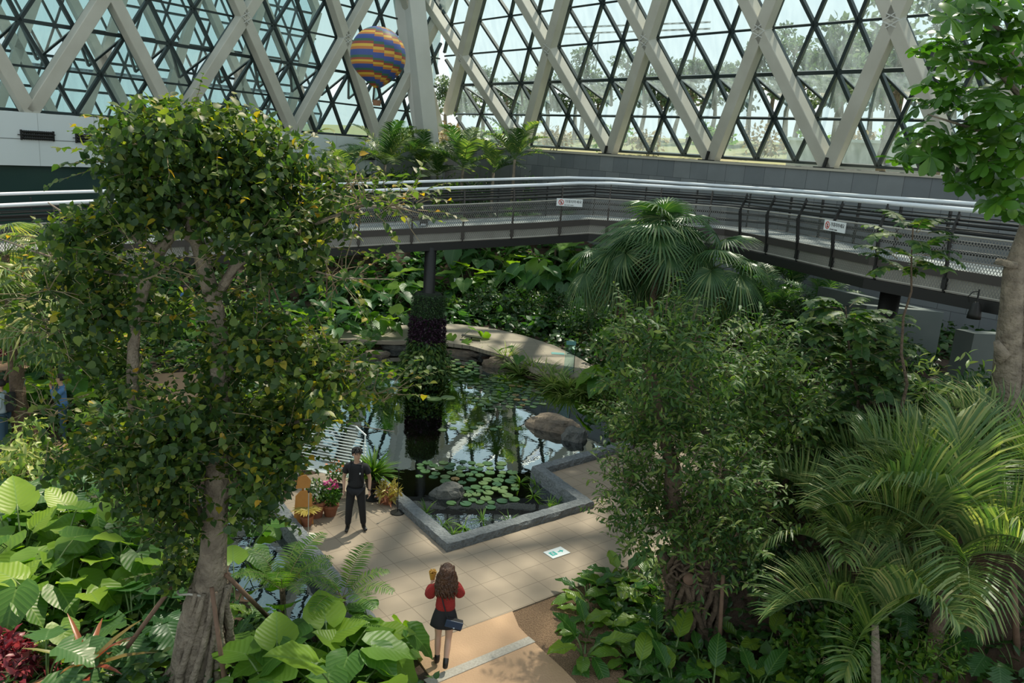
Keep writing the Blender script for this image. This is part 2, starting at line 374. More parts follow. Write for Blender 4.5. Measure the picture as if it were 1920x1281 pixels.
# ---------------------------------------------------------------- pond curbs
def curb(pts, name='pond_curb', w=.3, h=.16, side=1, **k):
    mb = MB(); pts = [Vector((p[0], p[1], 0)) for p in pts]; n = len(pts)
    offs = []
    for i in range(n):
        if i == 0: d = (pts[1] - pts[0]).normalized(); nn = Vector((-d.y, d.x, 0)) * side; offs.append(nn * w)
        elif i == n - 1: d = (pts[-1] - pts[-2]).normalized(); nn = Vector((-d.y, d.x, 0)) * side; offs.append(nn * w)
        else:
            d1 = (pts[i] - pts[i - 1]).normalized(); d2 = (pts[i + 1] - pts[i]).normalized()
            n1 = Vector((-d1.y, d1.x, 0)) * side; n2 = Vector((-d2.y, d2.x, 0)) * side
            b = (n1 + n2).normalized(); offs.append(b * (w / max(.3, b.dot(n1))))
    A = []; 
    for i in range(n - 1):
        L = (pts[i + 1] - pts[i]).length; st = max(2, int(L / .12))
        for s in range(st if i < n - 2 else st + 1):
            t = s / st; A.append((pts[i].lerp(pts[i + 1], t), offs[i].lerp(offs[i + 1], t)))
    r = random.Random(3); V = []; Fc = []
    for j, (p, o) in enumerate(A):
        jit = lambda a: r.uniform(-a, a)
        q = p + o
        V += [(p.x, p.y, -.14), (p.x + jit(.012), p.y + jit(.02), h * .5 + jit(.025)), (p.x + o.x * .05 + jit(.012), p.y + o.y * .05 + jit(.012), h + jit(.008)),
              (p.x + o.x * .5, p.y + o.y * .5, h + .008 + jit(.006)), (q.x - o.x * .06 + jit(.012), q.y - o.y * .06 + jit(.012), h + jit(.008)), (q.x + jit(.015), q.y + jit(.015), h * .3 + jit(.02)), (q.x, q.y, -.7)]
    m = 7
    for j in range(len(A) - 1):
        for c in range(m - 1): Fc.append((j * m + c, j * m + c + 1, (j + 1) * m + c + 1, (j + 1) * m + c))
        Fc.append((j * m + 6, j * m, (j + 1) * m, (j + 1) * m + 6))
    Fc.append(tuple(range(m))); Fc.append(tuple(reversed(range((len(A) - 1) * m, len(A) * m))))
    me = mesh(name, V, Fc, MT['curb']); bm = bmesh.new(); bm.from_mesh(me); bmesh.ops.recalc_face_normals(bm, faces=bm.faces); bm.to_mesh(me); bm.free()
    return link(name, me, **k)
curb(gp([(690, 903), (838, 1036), (1113, 953), (1024, 889), (1186, 842)]), label='rough grey granite curb edging the pond in a zigzag', cat='curb')
curb(gp([(524, 944), (564, 996), (626, 1077), (720, 1190)]), side=-1, label='rough grey granite curb between the path and the small left pool', cat='curb')

# ================================================================ glass building
ZB = HE + .2 * WS; LV = 1.58 * WS
class Wall:
    def __init__(s, P0, P1, lean, zb=ZB):
        s.P0 = Vector((P0[0], P0[1], 0)); s.d = (Vector((P1[0], P1[1], 0)) - s.P0).normalized()
        n = Vector((-s.d.y, s.d.x, 0));
        if n.dot(-s.P0) < 0: n = -n
        s.n = n; s.lean = math.tan(lean); s.zb = zb
        s.up = (Vector((0, 0, 1)) + n * s.lean).normalized(); s.face = s.up.cross(s.d).normalized()
        if s.face.dot(n) < 0: s.face = -s.face
    def P(s, u, dz, off=0.0):
        return s.P0 + s.d * u + s.n * (s.lean * dz) + Vector((0, 0, s.zb + dz)) + s.face * off
    def u_at(s, x, y, z=None):
        "u of the pixel's ray on this wall's base line (plan)"
        r = ray(x, y); r2 = Vector((r.x, r.y)); a = s.P0.xy; d = s.d.xy
        den = r2.x * -d.y - r2.y * -d.x
        det = r2.x * d.y - r2.y * d.x
        t = (a.x * d.y - a.y * d.x) / det
        return (r2 * t - a).dot(d)
WR = Wall(RW0, RW1, math.radians(17))
# left wall: plan from x=0 (D 29.5) to the corner
pl0 = AT(0, 207, 29.5 * WS); WLc = Vector((-4.8, 50.0)) * WS
WL = Wall((WLc.x, WLc.y), (pl0.x, pl0.y), math.radians(5))
feetR = [WR.u_at(x, y) for x, y in ((825, 272), (980, 281), (1145, 290), (1335, 302), (1555, 316), (1800, 332), (2080, 350), (2400, 370))]
feetL = [WL.u_at(x, y) for x, y in ((707, 262), (550, 252), (330, 236), (55, 212))]
feetL += [feetL[-1] + 6, feetL[-1] + 12]
feetL = [feetL[0] - (feetL[1] - feetL[0]) * .95] + feetL
print('feetR', feetR); print('feetL', feetL)
feetR = [feetR[0] - 6] + feetR
def ulat(feet, a):
    i = int(math.floor(a / 6)); i = max(0, min(len(feet) - 2, i)); t = (a - 6 * i) / 6
    return feet[i] * (1 - t) + feet[i + 1] * t
glassR = glassmat('glass_right', (.70, .82, .84), .10, .13, (.55, .72, .78))
glassL = glassmat('glass_left', (.60, .76, .75), .14, .05)
trimn = 0; winn = 0
NL = 15
def facade(W, feet, gmat, side, umin, umax, off=-.65, nl=NL, heavy=True, hw=.54, hd=.54, top_open=True):
    global trimn, winn
    nb = len(feet) - 1; amax = nb * 6
    def LP(a, k, o): return W.P(ulat(feet, a), k * LV, o)
    def inside(u): return umin - .01 <= u <= umax + .01
    if heavy:
        # heavy diagonals: from foot i both ways; each piece spans 3 levels between nodes
        seen = set()
        for k in range(0, nl, 3):
            sh = 3 if (k // 3) % 2 else 0
            for i in range(-1, nb + 1):
                a0 = 6 * i + sh
                for da in (3, -3):
                    a1 = a0 + da
                    if a0 < 0 or a1 < 0 or a0 > amax or a1 > amax: continue
                    u0_, u1_ = ulat(feet, a0), ulat(feet, a1)
                    if not (inside(u0_) and inside(u1_)): 
                        if not (inside(u0_) or inside(u1_)): continue
                        # clip at the corner
                        ue = umin if min(u0_, u1_) < umin else umax
                        t = (ue - u0_) / (u1_ - u0_)
                        if inside(u0_): p, q = LP(a0, k, 0), W.P(ue, (k + 3 * t) * LV, 0)
                        else: p, q = W.P(ue, (k + 3 * t) * LV, 0), LP(a1, k + 3, 0)
                    else: p, q = LP(a0, k, 0), LP(a1, k + 3, 0)
                    if (q - p).length < .5: continue
                    trimn += 1
                    mb = MB().bar(p, q, hw, hd, W.face)
                    o = mb.build('trim_%d' % trimn, MT['beam'], bevel=.03, kind='structure', label='pale clad diagonal beam of the %s glass wall' % side)
                    if k in (0, 3):   # ring seam on the joint
                        dd = (q - p).normalized(); c = q - dd * .15 if k == 0 else p + dd * .15
                        MB().bar(c, c + dd * .04, hw * 1.03, hd * 1.05, W.face).build('joint_band', MT['col'], o)
    # glazing, bay by bay
    for i in range(nb):
        ua, ub = feet[i], feet[i + 1]
        if ub < umin or ua > umax: continue
        winn += 1
        w = empty('window_%d' % winn, W.P((ua + ub) / 2, 0, off), kind='structure', label='bay of triangular glazing in the %s glass wall' % side)
        w0 = w.location.copy(); fm = MB(); fd = MB()
        lo, hi = 6 * i, 6 * i + 6
        for k in range(nl + 1):
            p, q = W.P(max(ua, umin), k * LV, off), W.P(min(ub, umax), k * LV, off)
            th = .16 if k == 2 else .10
            if k == 0: th = .12
            fm.bar(p - w0, q - w0, th, .16, W.face)
        def seg(a0, k0, a1, k1):
            u0_, u1_ = ulat(feet, a0), ulat(feet, a1)
            for (ulo) in (umin, umax):
                if (u0_ - ulo) * (u1_ - ulo) < 0:
                    t = (ulo - u0_) / (u1_ - u0_)
                    if inside(u0_): u1_, k1 = ulo, k0 + (k1 - k0) * t
                    else: u0_, k0 = ulo, k0 + (k1 - k0) * t
            if not (inside(u0_) and inside(u1_)): return
            fm.bar(W.P(u0_, k0 * LV, off) - w0, W.P(u1_, k1 * LV, off) - w0, .145, .18, W.face)
        for k in range(nl):
            s0 = 0 if k % 2 == 0 else 1
            for a in range(lo, hi):
                if (a - s0) % 2 == 0:
                    seg(a, k, a + 1, k + 1)
                else: seg(a, k + 1, a + 1, k)
        fm.build('mullion_grid', MT['mull'], w)
        PV = []; PF = []
        ul, uh = max(ua, umin), min(ub, umax)
        def addp(pts):
            n_ = len(PV); PV.extend(pts); PF.append(tuple(range(n_, n_ + len(pts))))
        for (k0, k1) in ((0, 1), (2, nl)):
            addp([W.P(ul, k0 * LV, off - .08) - w0, W.P(uh, k0 * LV, off - .08) - w0, W.P(uh, k1 * LV, off - .08) - w0, W.P(ul, k1 * LV, off - .08) - w0])
        for a in range(lo, hi + (1 if i == nb - 1 else 0)):
            if a % 2 == 0:      # upright triangle of the vent band
                tri = [W.P(min(max(ulat(feet, a + q), umin), umax), kk * LV, off - .08) - w0 for q, kk in ((-1, 1), (1, 1), (0, 2))]
                addp(tri)
            else:               # top-hung vent, swung open
                A, B, C_ = (W.P(ulat(feet, a - 1), 2 * LV, off), W.P(ulat(feet, a + 1), 2 * LV, off), W.P(ulat(feet, a), LV, off))
                if not (inside(ulat(feet, a - 1)) and inside(ulat(feet, a + 1))): continue
                M0 = (A + B) / 2; ax = (B - A).normalized(); best = None
                for an in (-34, 34):
                    q_ = M0 + Matrix.Rotation(math.radians(an), 3, ax) @ (C_ - M0)
                    if best is None or (q_ - M0).dot(W.face) < (best - M0).dot(W.face): best = q_
                vf = MB()
                for p, q in ((A, best), (best, B)): vf.bar(p - w0, q - w0, .09, .11, W.face)
                v = vf.build('vent_frame', MT['mull'], w)
                link('vent_pane', mesh('vent_pane', [A - w0, B - w0, best - w0], [(0, 1, 2)], gmat), v)
        link('pane', mesh('pane', PV, PF, gmat), w)
facade(WR, feetR, glassR, 'right', .9, feetR[-1])
facade(WL, feetL, glassL, 'left', 1.0, feetL[-1])
# corner column: folded pale pier rising out of frame
trimn += 1
c = Vector((WLc.x, WLc.y, 0)); inn = (WR.n + WL.n).normalized()
def lerpz(x0, y0, x1, y1): pass
cb_, ct_ = c + inn * .2, c + inn * .2
def pier_pts(y):
    t = y / 265.0
    L_, M_, R_ = 737 + (778 - 737) * t, 768 + (797 - 768) * t, 797 + (823 - 797) * t
    D = (45.6 + .9 * t) * WS
    return [AT(L_, y, D + .5), AT(M_, y, D - .15), AT(R_, y, D + .6), AT((L_ + R_) / 2, y, D + 1.6)]
lo_, hi_ = pier_pts(330), pier_pts(0)
hi_ = [l + (h - l) * 2.6 for l, h in zip(lo_, hi_)]
MB().add(lo_ + hi_, [(3, 2, 1, 0), (4, 5, 6, 7)] + [(i, (i + 1) % 4, 4 + (i + 1) % 4, 4 + i) for i in range(4)]).build('trim_%d' % trimn, MT['col'], kind='structure', label='broad pale folded pier at the corner between the two glass walls')
# ---------------------------------------------------------------- right wall base: stone tiles + sill
umx = feetR[-1]
MT['stone'] = tilemat('stone_tiles', (.14, .155, .165), (.20, .215, .22), (.075, .08, .085), 1.0, 0, rowoff=.5, msize=.012, w=1.05, rough=.75)
def wallbox(name, W, ua, ub, z0, z1, off, th, m, parent=None, **k):
    "vertical panel: built in its own frame so Object coords run along the wall"
    me_mb = MB().prism([(0, 0), (ub - ua, 0), (ub - ua, z1 - z0), (0, z1 - z0)], 0, th)
    o = me_mb.build(name, m, parent, **k)
    p = W.P0 + W.d * ua; x = W.d; y = Vector((0, 0, 1)); z = x.cross(y)
    if z.dot(W.n) < 0: sgn = -1
    else: sgn = 1
    R = Matrix((x, y, z)).transposed().to_4x4()
    base = p + W.n * off + Vector((0, 0, z0)) - (z * th if sgn > 0 else Vector((0, 0, 0)))
    R.translation = base; o.matrix_world = R
    return o
wallbox('wall_right', WR, .2, umx, 0, ZB - .12, .55, .5, MT['stone'], kind='structure', label='grey stone tiled wall under the right glazing')
wallbox('trim_sill', WR, .2, umx, ZB - .12, ZB - .02, .62, 1.6, mat('sill', (.45, .42, .34), .7), kind='structure', label='cream sill under the right glazing')
sp = MB().tube([WR.P(.6, .08, .42), WR.P(umx, .08, .42)], .045, 8)
sp.build('sill_pipe', MT['steel'], label='dark pipe running along the sill of the right glass wall', cat='pipe')
for u in feetR[1:-1]:
    p = WR.P(u, .1, .45); m2 = MB().bar(p - WR.d * .45, p + WR.d * .45, .12, .12); m2.bar(p, p + WR.d * .1 + Vector((0, 0, .45)), .1, .1)
    m2.build('actuator', MT['steel'], label='dark vent actuator at the foot of a right glass wall beam', cat='actuator', group='vent actuators along the right sill')
# ---------------------------------------------------------------- left wall base
u690 = WL.u_at(690, 262); uend = feetL[-1]
BH = 1.92 * WS
wallbox('wall_left', WL, u690, uend, ZB - BH, ZB - .02, .35, .6, MT['white'], kind='structure', label='white panelled band under the left glazing')
hf = WL.P(u690, -.02, .0)
wallbox('trim_seam', WL, u690, uend, ZB - BH * .5 - .02, ZB - BH * .5 + .005, .36, .02, MT['seam'], kind='structure', label='seam across the white panels')
for u in np.arange(u690 + .5, uend, 2.4):
    trimn += 1
    wallbox('trim_%d' % trimn, WL, u, u + .018, ZB - BH, ZB - .02, .358, .02, mat('seam_pale', (.42, .46, .46), .7) if 'seam_pale' not in bpy.data.materials else bpy.data.materials['seam_pale'], kind='structure', label='vertical seam of the white panels')
wallbox('wall_left_low', WL, u690 - 3, uend, 0, ZB - BH, .0, .3, mat('dark_render', (.05, .065, .06), .8), kind='structure', label='dark wall behind the glazed strip')
darkglass = mat('dark_glass', (.03, .06, .055), .08, spec=.8)
winn += 1
o = wallbox('window_%d' % winn, WL, u690 - .2, uend, ZB - BH - 3.0, ZB - BH, .12, .08, darkglass, kind='structure', label='dark glazed strip under the white band')
for u in np.arange(u690, uend, 1.6):
    MB().bar(WL.P(u, -BH, .16), WL.P(u, -BH - 3.0, .16), .08, .08, WL.n).build('mullion', MT['mull'], kind='structure', label='dark mullion of the glazed strip')
# wall between white band and the corner
wallbox('wall_back', WL, -.4, u690 - .2, 0, ZB - .05, .6, .6, mat('grey_render', (.30, .33, .33), .8), kind='structure', label='grey rendered wall at the corner')
# heaters on the white band
def heater(xy, g):
    x, y, L_ = xy
    r = ray(x, y); a = WL.P(0, -1, .36); t = (a - CAM).dot(WL.n) / r.dot(WL.n); p = CAM + r * t + WL.n * .02
    e = empty('fin_heater', p, label=g[0], cat='heater', group='black tube heaters on the white band')
    d = -WL.d
    bod = MB()
    for j in range(3): 
        zz = (1 - j) * .13
        bod.tube([d * (-L_ / 2) + Vector((0, 0, zz)) + WL.n * .12, d * (L_ / 2) + Vector((0, 0, zz)) + WL.n * .12], .055, 8)
        for q in np.arange(-L_ / 2 + .05, L_ / 2, .09):
            bod.tube([d * q + Vector((0, 0, zz)) + WL.n * .12, d * (q + .02) + Vector((0, 0, zz)) + WL.n * .12], .066, 8)
    bod.build('finned_tube', MT['steel'], e)
    bk = MB()
    for q in (-L_ / 2 - .05, L_ / 2 + .05): bk.box(d * q + WL.n * .07, (.06, .14, .42), rz=math.atan2(d.y, d.x))
    bk.tube([d * (L_ / 2) + Vector((0, 0, .12)) + WL.n * .12, d * (L_ / 2 + .12) + WL.n * .12 + Vector((0, 0, .06)), d * (L_ / 2) + WL.n * .12], .02, 6)
    bk.tube([d * (-L_ / 2) + Vector((0, 0, .0)) + WL.n * .12, d * (-L_ / 2 - .2) + WL.n * .12], .02, 6)
    bk.build('bracket', MT['steel'], e)
for q, g in (((68, 254, 1.2), ['black finned tube heater, leftmost on the white band']), ((168, 260, 1.2), ['black finned tube heater, second from the left on the white band']),
          ((648, 290, 1.25), ['small black finned tube heater right of the leafy tree on the white band']), ((692, 294, 1.25), ['small black finned tube heater at the right end of the white band, beside the palms'])):
    heater(q, g)
# second glass building seen through the left wall
W2o = WL.n * -9
W2 = Wall((WLc.x + W2o.x - 2, WLc.y + W2o.y), (pl0.x + W2o.x - 6, pl0.y + W2o.y), math.radians(-9), zb=ZB - 2)
ft2 = [i * 4.6 for i in range(10)]
glass2 = glassmat('glass_neighbour', (.62, .76, .78), .2, .25, (.6, .72, .78))
def nb_facade():
    e = empty('neighbour_greenhouse', W2.P(20, 0), label='second glass lattice building seen through the left glass wall', cat='building')
    w0 = e.location.copy(); hv = MB(); ml = MB()
    nb = len(ft2) - 1
    for k in range(0, 9, 3):
        sh = 3 if (k // 3) % 2 else 0
        for i in range(nb + 1):
            for da in (3, -3):
                a0 = 6 * i + sh; a1 = a0 + da
                if min(a0, a1) < 0 or max(a0, a1) > nb * 6: continue
                hv.bar(W2.P(ulat(ft2, a0), k * LV) - w0, W2.P(ulat(ft2, a1), (k + 3) * LV) - w0, .5, .5, W2.face)
    for k in range(10): ml.bar(W2.P(0, k * LV, -.5) - w0, W2.P(ft2[-1], k * LV, -.5) - w0, .13, .15, W2.face)
    for k in range(9):
        for a in range(nb * 6):
            if (a - k) % 2 == 0: ml.bar(W2.P(ulat(ft2, a), k * LV, -.5) - w0, W2.P(ulat(ft2, a + 1), (k + 1) * LV, -.5) - w0, .12, .12, W2.face)
            else: ml.bar(W2.P(ulat(ft2, a), (k + 1) * LV, -.5) - w0, W2.P(ulat(ft2, a + 1), k * LV, -.5) - w0, .12, .12, W2.face)
    hv.build('diagonal_beam', MT['beam'], e); ml.build('mullion', MT['mull'], e)
    V = [W2.P(0, 0, -.6) - w0, W2.P(ft2[-1], 0, -.6) - w0, W2.P(ft2[-1], 9 * LV, -.6) - w0, W2.P(0, 9 * LV, -.6) - w0]
    link('pane', mesh('pane', V, [(0, 1, 2, 3)], glass2), e)
    # inner gallery rails and floors seen between
    fl = MB()
    for zz in (-.4, 2.2, 5.2): fl.bar(W2.P(0, zz, -2.2) - w0, W2.P(ft2[-1], zz, -2.2) - w0, 1.6, .14)
    fl.build('gallery_floor', MT['steel'], e)
nb_facade()
# ================================================================ elevated footbridge
WK = [(-260, 400, 19.5), (0, 385, 22), (350, 370.5, 24.5), (692, 357.7, 26.2), (1000, 347.5, 28), (1112, 342, 28.6), (1250, 350, 28), (1371, 357, 27), (1500, 367, 22.8), (1652, 379.5, 19.2), (1915, 403, 16.4), (2200, 432, 14.2)]
near = [AT(*p) for p in WK]
def offset_line(pts, w):
    out = []
    for i, p in enumerate(pts):
        ds = []
        if i > 0: ds.append((pts[i] - pts[i - 1]))
        if i < len(pts) - 1: ds.append((pts[i + 1] - pts[i]))
        ns = []
        for d in ds:
            d = Vector((d.x, d.y, 0)).normalized(); ns.append(Vector((-d.y, d.x, 0)))
        b = sum(ns, Vector()).normalized(); out.append(p + b * (w / max(.4, b.dot(ns[0]))))
    return out
def densify(pts, st):
    out = [pts[0]]
    for a, b in zip(pts[:-1], pts[1:]):
        n = max(1, round((b - a).length / st))
        out += [a.lerp(b, k / n) for k in range(1, n + 1)]
    return out
def soften(pts, it=2):
    for _ in range(it):
        q = [pts[0]]
        for a, b in zip(pts[:-1], pts[1:]): q += [a.lerp(b, .25), a.lerp(b, .75)]
        pts = q + [pts[-1]]
    return pts
WW = 2.3
far = offset_line(near, WW)
Z = Vector((0, 0, 1))
br = empty('footbridge', near[4] - Z * 2.0, label='long curved elevated footbridge with mesh railings crossing above the pond', cat='footbridge')
b0 = br.location.copy()
def dn(pts, d): return [p - Z * d - b0 for p in pts]
def strip(name, A, B, th, m, **k):
    "slab between two parallel lines"
    V = []; n = len(A)
    for p, q in zip(A, B): V += [p, q, q - Z * th, p - Z * th]
    Fc = [(0, 1, 2, 3), (4 * n - 1, 4 * n - 2, 4 * n - 3, 4 * n - 4)]
    for i in range(n - 1):
        for c in range(4):
            Fc.append((4 * i + c, 4 * i + (c + 1) % 4, 4 * i + 4 + (c + 1) % 4, 4 * i + 4 + c))
    me = mesh(name, V, Fc, m); bm = bmesh.new(); bm.from_mesh(me); bmesh.ops.recalc_face_normals(bm, faces=bm.faces); bm.to_mesh(me); bm.free()
    return link(name, me, br, **k)
DK = 1.30
strip('deck', dn(offset_line(near, .02), DK), dn(offset_line(near, WW - .02), DK), .12, MT['deck'])
strip('fascia', dn(offset_line(near, -.06), DK - .02), dn(offset_line(near, .02), DK - .02), .20, MT['rust'])
strip('fascia', dn(offset_line(near, WW - .02), DK - .02), dn(offset_line(near, WW + .06), DK - .02), .17, MT['rust'])
strip('girder', dn(offset_line(near, .0), DK + .17), dn(offset_line(near, .25), DK + .18), .33, MT['girder'])
strip('girder', dn(offset_line(near, WW - .25), DK + .17), dn(offset_line(near, WW), DK + .17), .34, MT['girder'])
strip('bottom_flange', dn(offset_line(near, -.12), DK + .51), dn(offset_line(near, WW + .1), DK + .50), .24, MT['steel'])
MB().tube(soften(dn(near, 0), 1), .055, 8).build('handrail', MT['pipe'], br, smooth_=True)
MB().tube(soften(dn(far, -.10), 1), .05, 8).build('handrail', MT['pipe'], br, smooth_=True)
for L_, s_ in ((near, 1), (far, 1)):
    for d, r in ((.22, .018), (.31, .036), (.42, .02), (.60, .05), (.84, .05), (1.08, .05)):
        if L_ is far or d < .5: MB().tube(dn(L_, d), r, 6).build('rail', MT['steel'], br)
# wire mesh
def wiremat():
    m = bpy.data.materials.new('wire_mesh'); m.use_nodes = True; nt = m.node_tree; N = nt.nodes; L = nt.links
    b = N['Principled BSDF']; b.inputs['Base Color'].default_value = (.22, .22, .21, 1); b.inputs['Roughness'].default_value = .4; b.inputs['Metallic'].default_value = .6
    uv = N.new('ShaderNodeUVMap'); sp = N.new('ShaderNodeSeparateXYZ'); L.new(uv.outputs['UV'], sp.inputs[0])
    outs = []
    for sg in (1, -1):
        a = N.new('ShaderNodeMath'); a.operation = 'MULTIPLY_ADD'; a.inputs[1].default_value = .55 * sg; L.new(sp.outputs['Y'], a.inputs[0]); L.new(sp.outputs['X'], a.inputs[2])
        c = N.new('ShaderNodeMath'); c.operation = 'PINGPONG'; c.inputs[1].default_value = .034; L.new(a.outputs[0], c.inputs[0])
        d = N.new('ShaderNodeMath'); d.operation = 'LESS_THAN'; d.inputs[1].default_value = .0085; L.new(c.outputs[0], d.inputs[0]); outs.append(d)
    mx = N.new('ShaderNodeMath'); mx.operation = 'MAXIMUM'; L.new(outs[0].outputs[0], mx.inputs[0]); L.new(outs[1].outputs[0], mx.inputs[1])
    L.new(mx.outputs[0], b.inputs['Alpha']); return m
MT['wire'] = wiremat()
lean = -.10
top = offset_line(near, -.10); bot = offset_line(near, -.03)
cum = 0
for i in range(len(near) - 1):
    A, B = top[i] - Z * .55 - b0, top[i + 1] - Z * .55 - b0; C_, D_ = bot[i + 1] - Z * 1.74 - b0, bot[i] - Z * 1.74 - b0
    L_ = (B - A).length
    me = mesh('mesh_panel', [A, B, C_, D_], [(0, 1, 2, 3)], MT['wire'], uv=[(cum, 0), (cum + L_, 0), (cum + L_, -1.2), (cum, -1.2)]); cum += L_
    link('mesh_panel', me, br)
MB().tube(dn(top, .54), .018, 6).build('mesh_rail', MT['girder'], br)
MB().tube(dn(bot, 1.76), .014, 6).build('mesh_rail', MT['girder'], br)
MB().tube(dn([p + (q - p) * .5 for p, q in zip(top, bot)], .72), .012, 6).build('mesh_rail', MT['steel'], br)
# posts
def walk_pts(L_, st):
    out = []; acc = 0; nxt = st / 2
    for a, b in zip(L_[:-1], L_[1:]):
        l = (b - a).length
        while nxt <= acc + l:
            out.append((a.lerp(b, (nxt - acc) / l), (b - a).normalized())); nxt += st
        acc += l
    return out
for p, d in walk_pts(near, 1.75):
    n = Vector((-d.y, d.x, 0)).normalized(); q = p - b0
    slanted = p.x > 6.5
    o = -n * (.16 if slanted else .05)
    mb = MB().bar(q - Z * 1.80 + n * .0, q - Z * .60 + o, .045, .085, n)
    mb.bar(q - Z * .60 + o, q - Z * .10 + (n * .02), .045, .07, n); mb.bar(q - Z * .12, q - Z * .02, .03, .03)
    mb.box(q - Z * 1.60 - n * .03, (.10, .1, .26), rz=math.atan2(d.y, d.x))
    mb.build('post', MT['steel'] if slanted else MT['rust'], br)
for p, d in walk_pts(far, 1.9):
    n = Vector((-d.y, d.x, 0)).normalized(); q = p - b0
    MB().bar(q - Z * 1.75, q - Z * .03, .045, .07, n).build('post', MT['steel'], br)
# little lights / boxes on the deck edge
def signboard(px, py, D, w_, label, ang):
    p = AT(px, py, D); best = None
    for a_, b_ in zip(near[:-1], near[1:]):
        t_ = max(0, min(1, (p - a_).xy.dot((b_ - a_).xy) / (b_ - a_).xy.length_squared)); q_ = a_.lerp(b_, t_); d_ = (q_ - p).xy.length
        if best is None or d_ < best[0]: best = (d_, q_, (b_ - a_).normalized())
    r_ = ray(px, py); nn_ = Vector((-best[2].y, best[2].x, 0)).normalized(); s_ = best[1] - nn_ * .22
    p = CAM + r_ * ((s_ - CAM).dot(nn_) / r_.dot(nn_)); ang = math.atan2(best[2].y, best[2].x)
    e = empty('notice_sign', p, rz=ang, label=label, cat='sign', group='small white notices on the footbridge mesh')
    MB().box((0, 0, 0), (w_, .02, .26)).build('board', MT['sign'], e)
    r = MB(); 
    for k in range(24):
        a0, a1 = 2 * math.pi * k / 24, 2 * math.pi * (k + 1) / 24
        r.bar((-w_ * .33 + .085 * math.cos(a0), -.014, .085 * math.sin(a0)), (-w_ * .33 + .085 * math.cos(a1), -.014, .085 * math.sin(a1)), .006, .022)
    r.bar((-w_ * .33 - .06, -.014, .06), (-w_ * .33 + .06, -.014, -.06), .006, .02)
    o = r.build('prohibition_ring', MT['red'], e)
    MB().box((-w_ * .33, -.013, -.01), (.035, .006, .09)).build('pictogram', MT['steel'], e)
    for t, z, s in (('기대지마세요', .015, .115), ('DO NOT LEAN', -.085, .05)):
        cu = bpy.data.curves.new('lettering', 'FONT'); cu.body = t; cu.size = s; cu.extrude = .002; cu.align_x = 'LEFT'; 
        o = bpy.data.objects.new('lettering', cu); COL.objects.link(o); bpy.context.view_layer.update(); me_ = bpy.data.meshes.new_from_object(o); bpy.data.objects.remove(o); me_.materials.clear(); me_.materials.append(MT['steel']); o = bpy.data.objects.new('lettering', me_); COL.objects.link(o); o.parent = e; o.location = (-w_ * .20, -.014, z - .02); o.rotation_euler = (math.pi / 2, 0, 0)
MT['sign'] = mat('sign_white', (.75, .78, .78), .5); MT['red'] = mat('sign_red', (.55, .06, .04), .5)
signboard(1068, 380, 28.2, .95, 'small white notice with a red ring on the mesh left of the fan palm', .12)
signboard(1565, 424.5, 21, .95, 'small white notice with a red ring on the slanted mesh at the right', -.75)
for x, y, D, lb in ((795, 414, 27.4, 'small dark box on the bridge deck above the planted column'), (1249, 405, 28.6, 'small dark box on the bridge deck above the fan palm')):
    p = AT(x, y, D); e = empty('junction_box', p, label=lb, cat='box')
    MB().box((0, 0, 0), (.26, .2, .30)).build('case', MT['steel'], e); MB().box((0, -.11, -.12), (.16, .03, .06)).build('socket_plate', MT['pipe'], e)
# ---------------------------------------------------------------- bridge columns
cp = G(797, 706, WZ)
e = empty('planted_column', cp, label='dark round bridge column wrapped in a tall planted sleeve, standing in the pond', cat='column')
ztop = (AT(797, 468, cp.y).z - WZ)
MB().lathe([(.2, -.9), (.2, ztop + .1)], n=20).build('column_shaft', MT['steel'], e, smooth_=True)
zs = AT(797, 548, cp.y).z - WZ
MB().lathe([(.50, -.6), (.50, zs - .12), (.42, zs), (.2, zs)], n=24).build('planting_sleeve', mat('sleeve_moss', (.012, .022, .010), .95, noise=(14, (.02, .035, .015), .2), bump=(30, 1)), e, smooth_=True)
COLUMN = e; COLZ = zs
cp2 = AT(1671, 545, 19.6); zg = hz(cp2.x, cp2.y)
MB().lathe([(.24, zg - .2 - zg), (.24, cp2.z - zg + .3)], n=20).build('bridge_column', MT['steel'], None, smooth_=True, loc=(cp2.x, cp2.y, zg), label='dark round column under the right end of the footbridge', cat='column')
# ---------------------------------------------------------------- stone planter walls at right
def lwall(corner, d1, l1, d2, l2, w_, label):
    "two joined wall legs meeting at corner; d1,d2 plan directions"
    z1 = corner.z; zg = hz(corner.x, corner.y) - .6
    d1 = Vector((*d1, 0)).normalized(); d2 = Vector((*d2, 0)).normalized()
    c = Vector((corner.x, corner.y, 0))
    i_ = c + d1 * w_ + d2 * w_
    poly = [c, c + d1 * l1, c + d1 * l1 + d2 * w_, i_, c + d2 * l2 + d1 * w_, c + d2 * l2]
    return slab('stone_planter', [(p.x, p.y) for p in poly], zg, z1, MT['concrete'], label=label, cat='planter')
lwall(AT(1770, 586, 23.5), (-1, .12), 2.2, (-.55, 1), 4.2, .38, 'dark stone planter wall under the bridge, left of its twin')
lwall(AT(1827, 625.5, 19.5), (1, .12), 3.0, (-.52, 1), .5, .36, 'dark stone planter wall beside the grey trunk')
# spotlight hanging under the bridge
p = AT(1829, 580, 16.5)
e = empty('spotlight', p, label='black spotlight hanging below the footbridge at the right', cat='lamp')
MB().lathe([(.05, .16), (.09, .1), (.13, -.1), (.135, -.2)], n=14).build('lamp_shade', MT['steel'], e, smooth_=True)
MB().tube([(0, 0, .16), (0, 0, .42)], .02, 6).build('stem', MT['steel'], e)
MB().tube([(0, 0, .38), (-.12, 0, .36), (-.2, 0, .26), (-.16, 0, .14)], .012, 6).build('cable', MT['steel'], e)
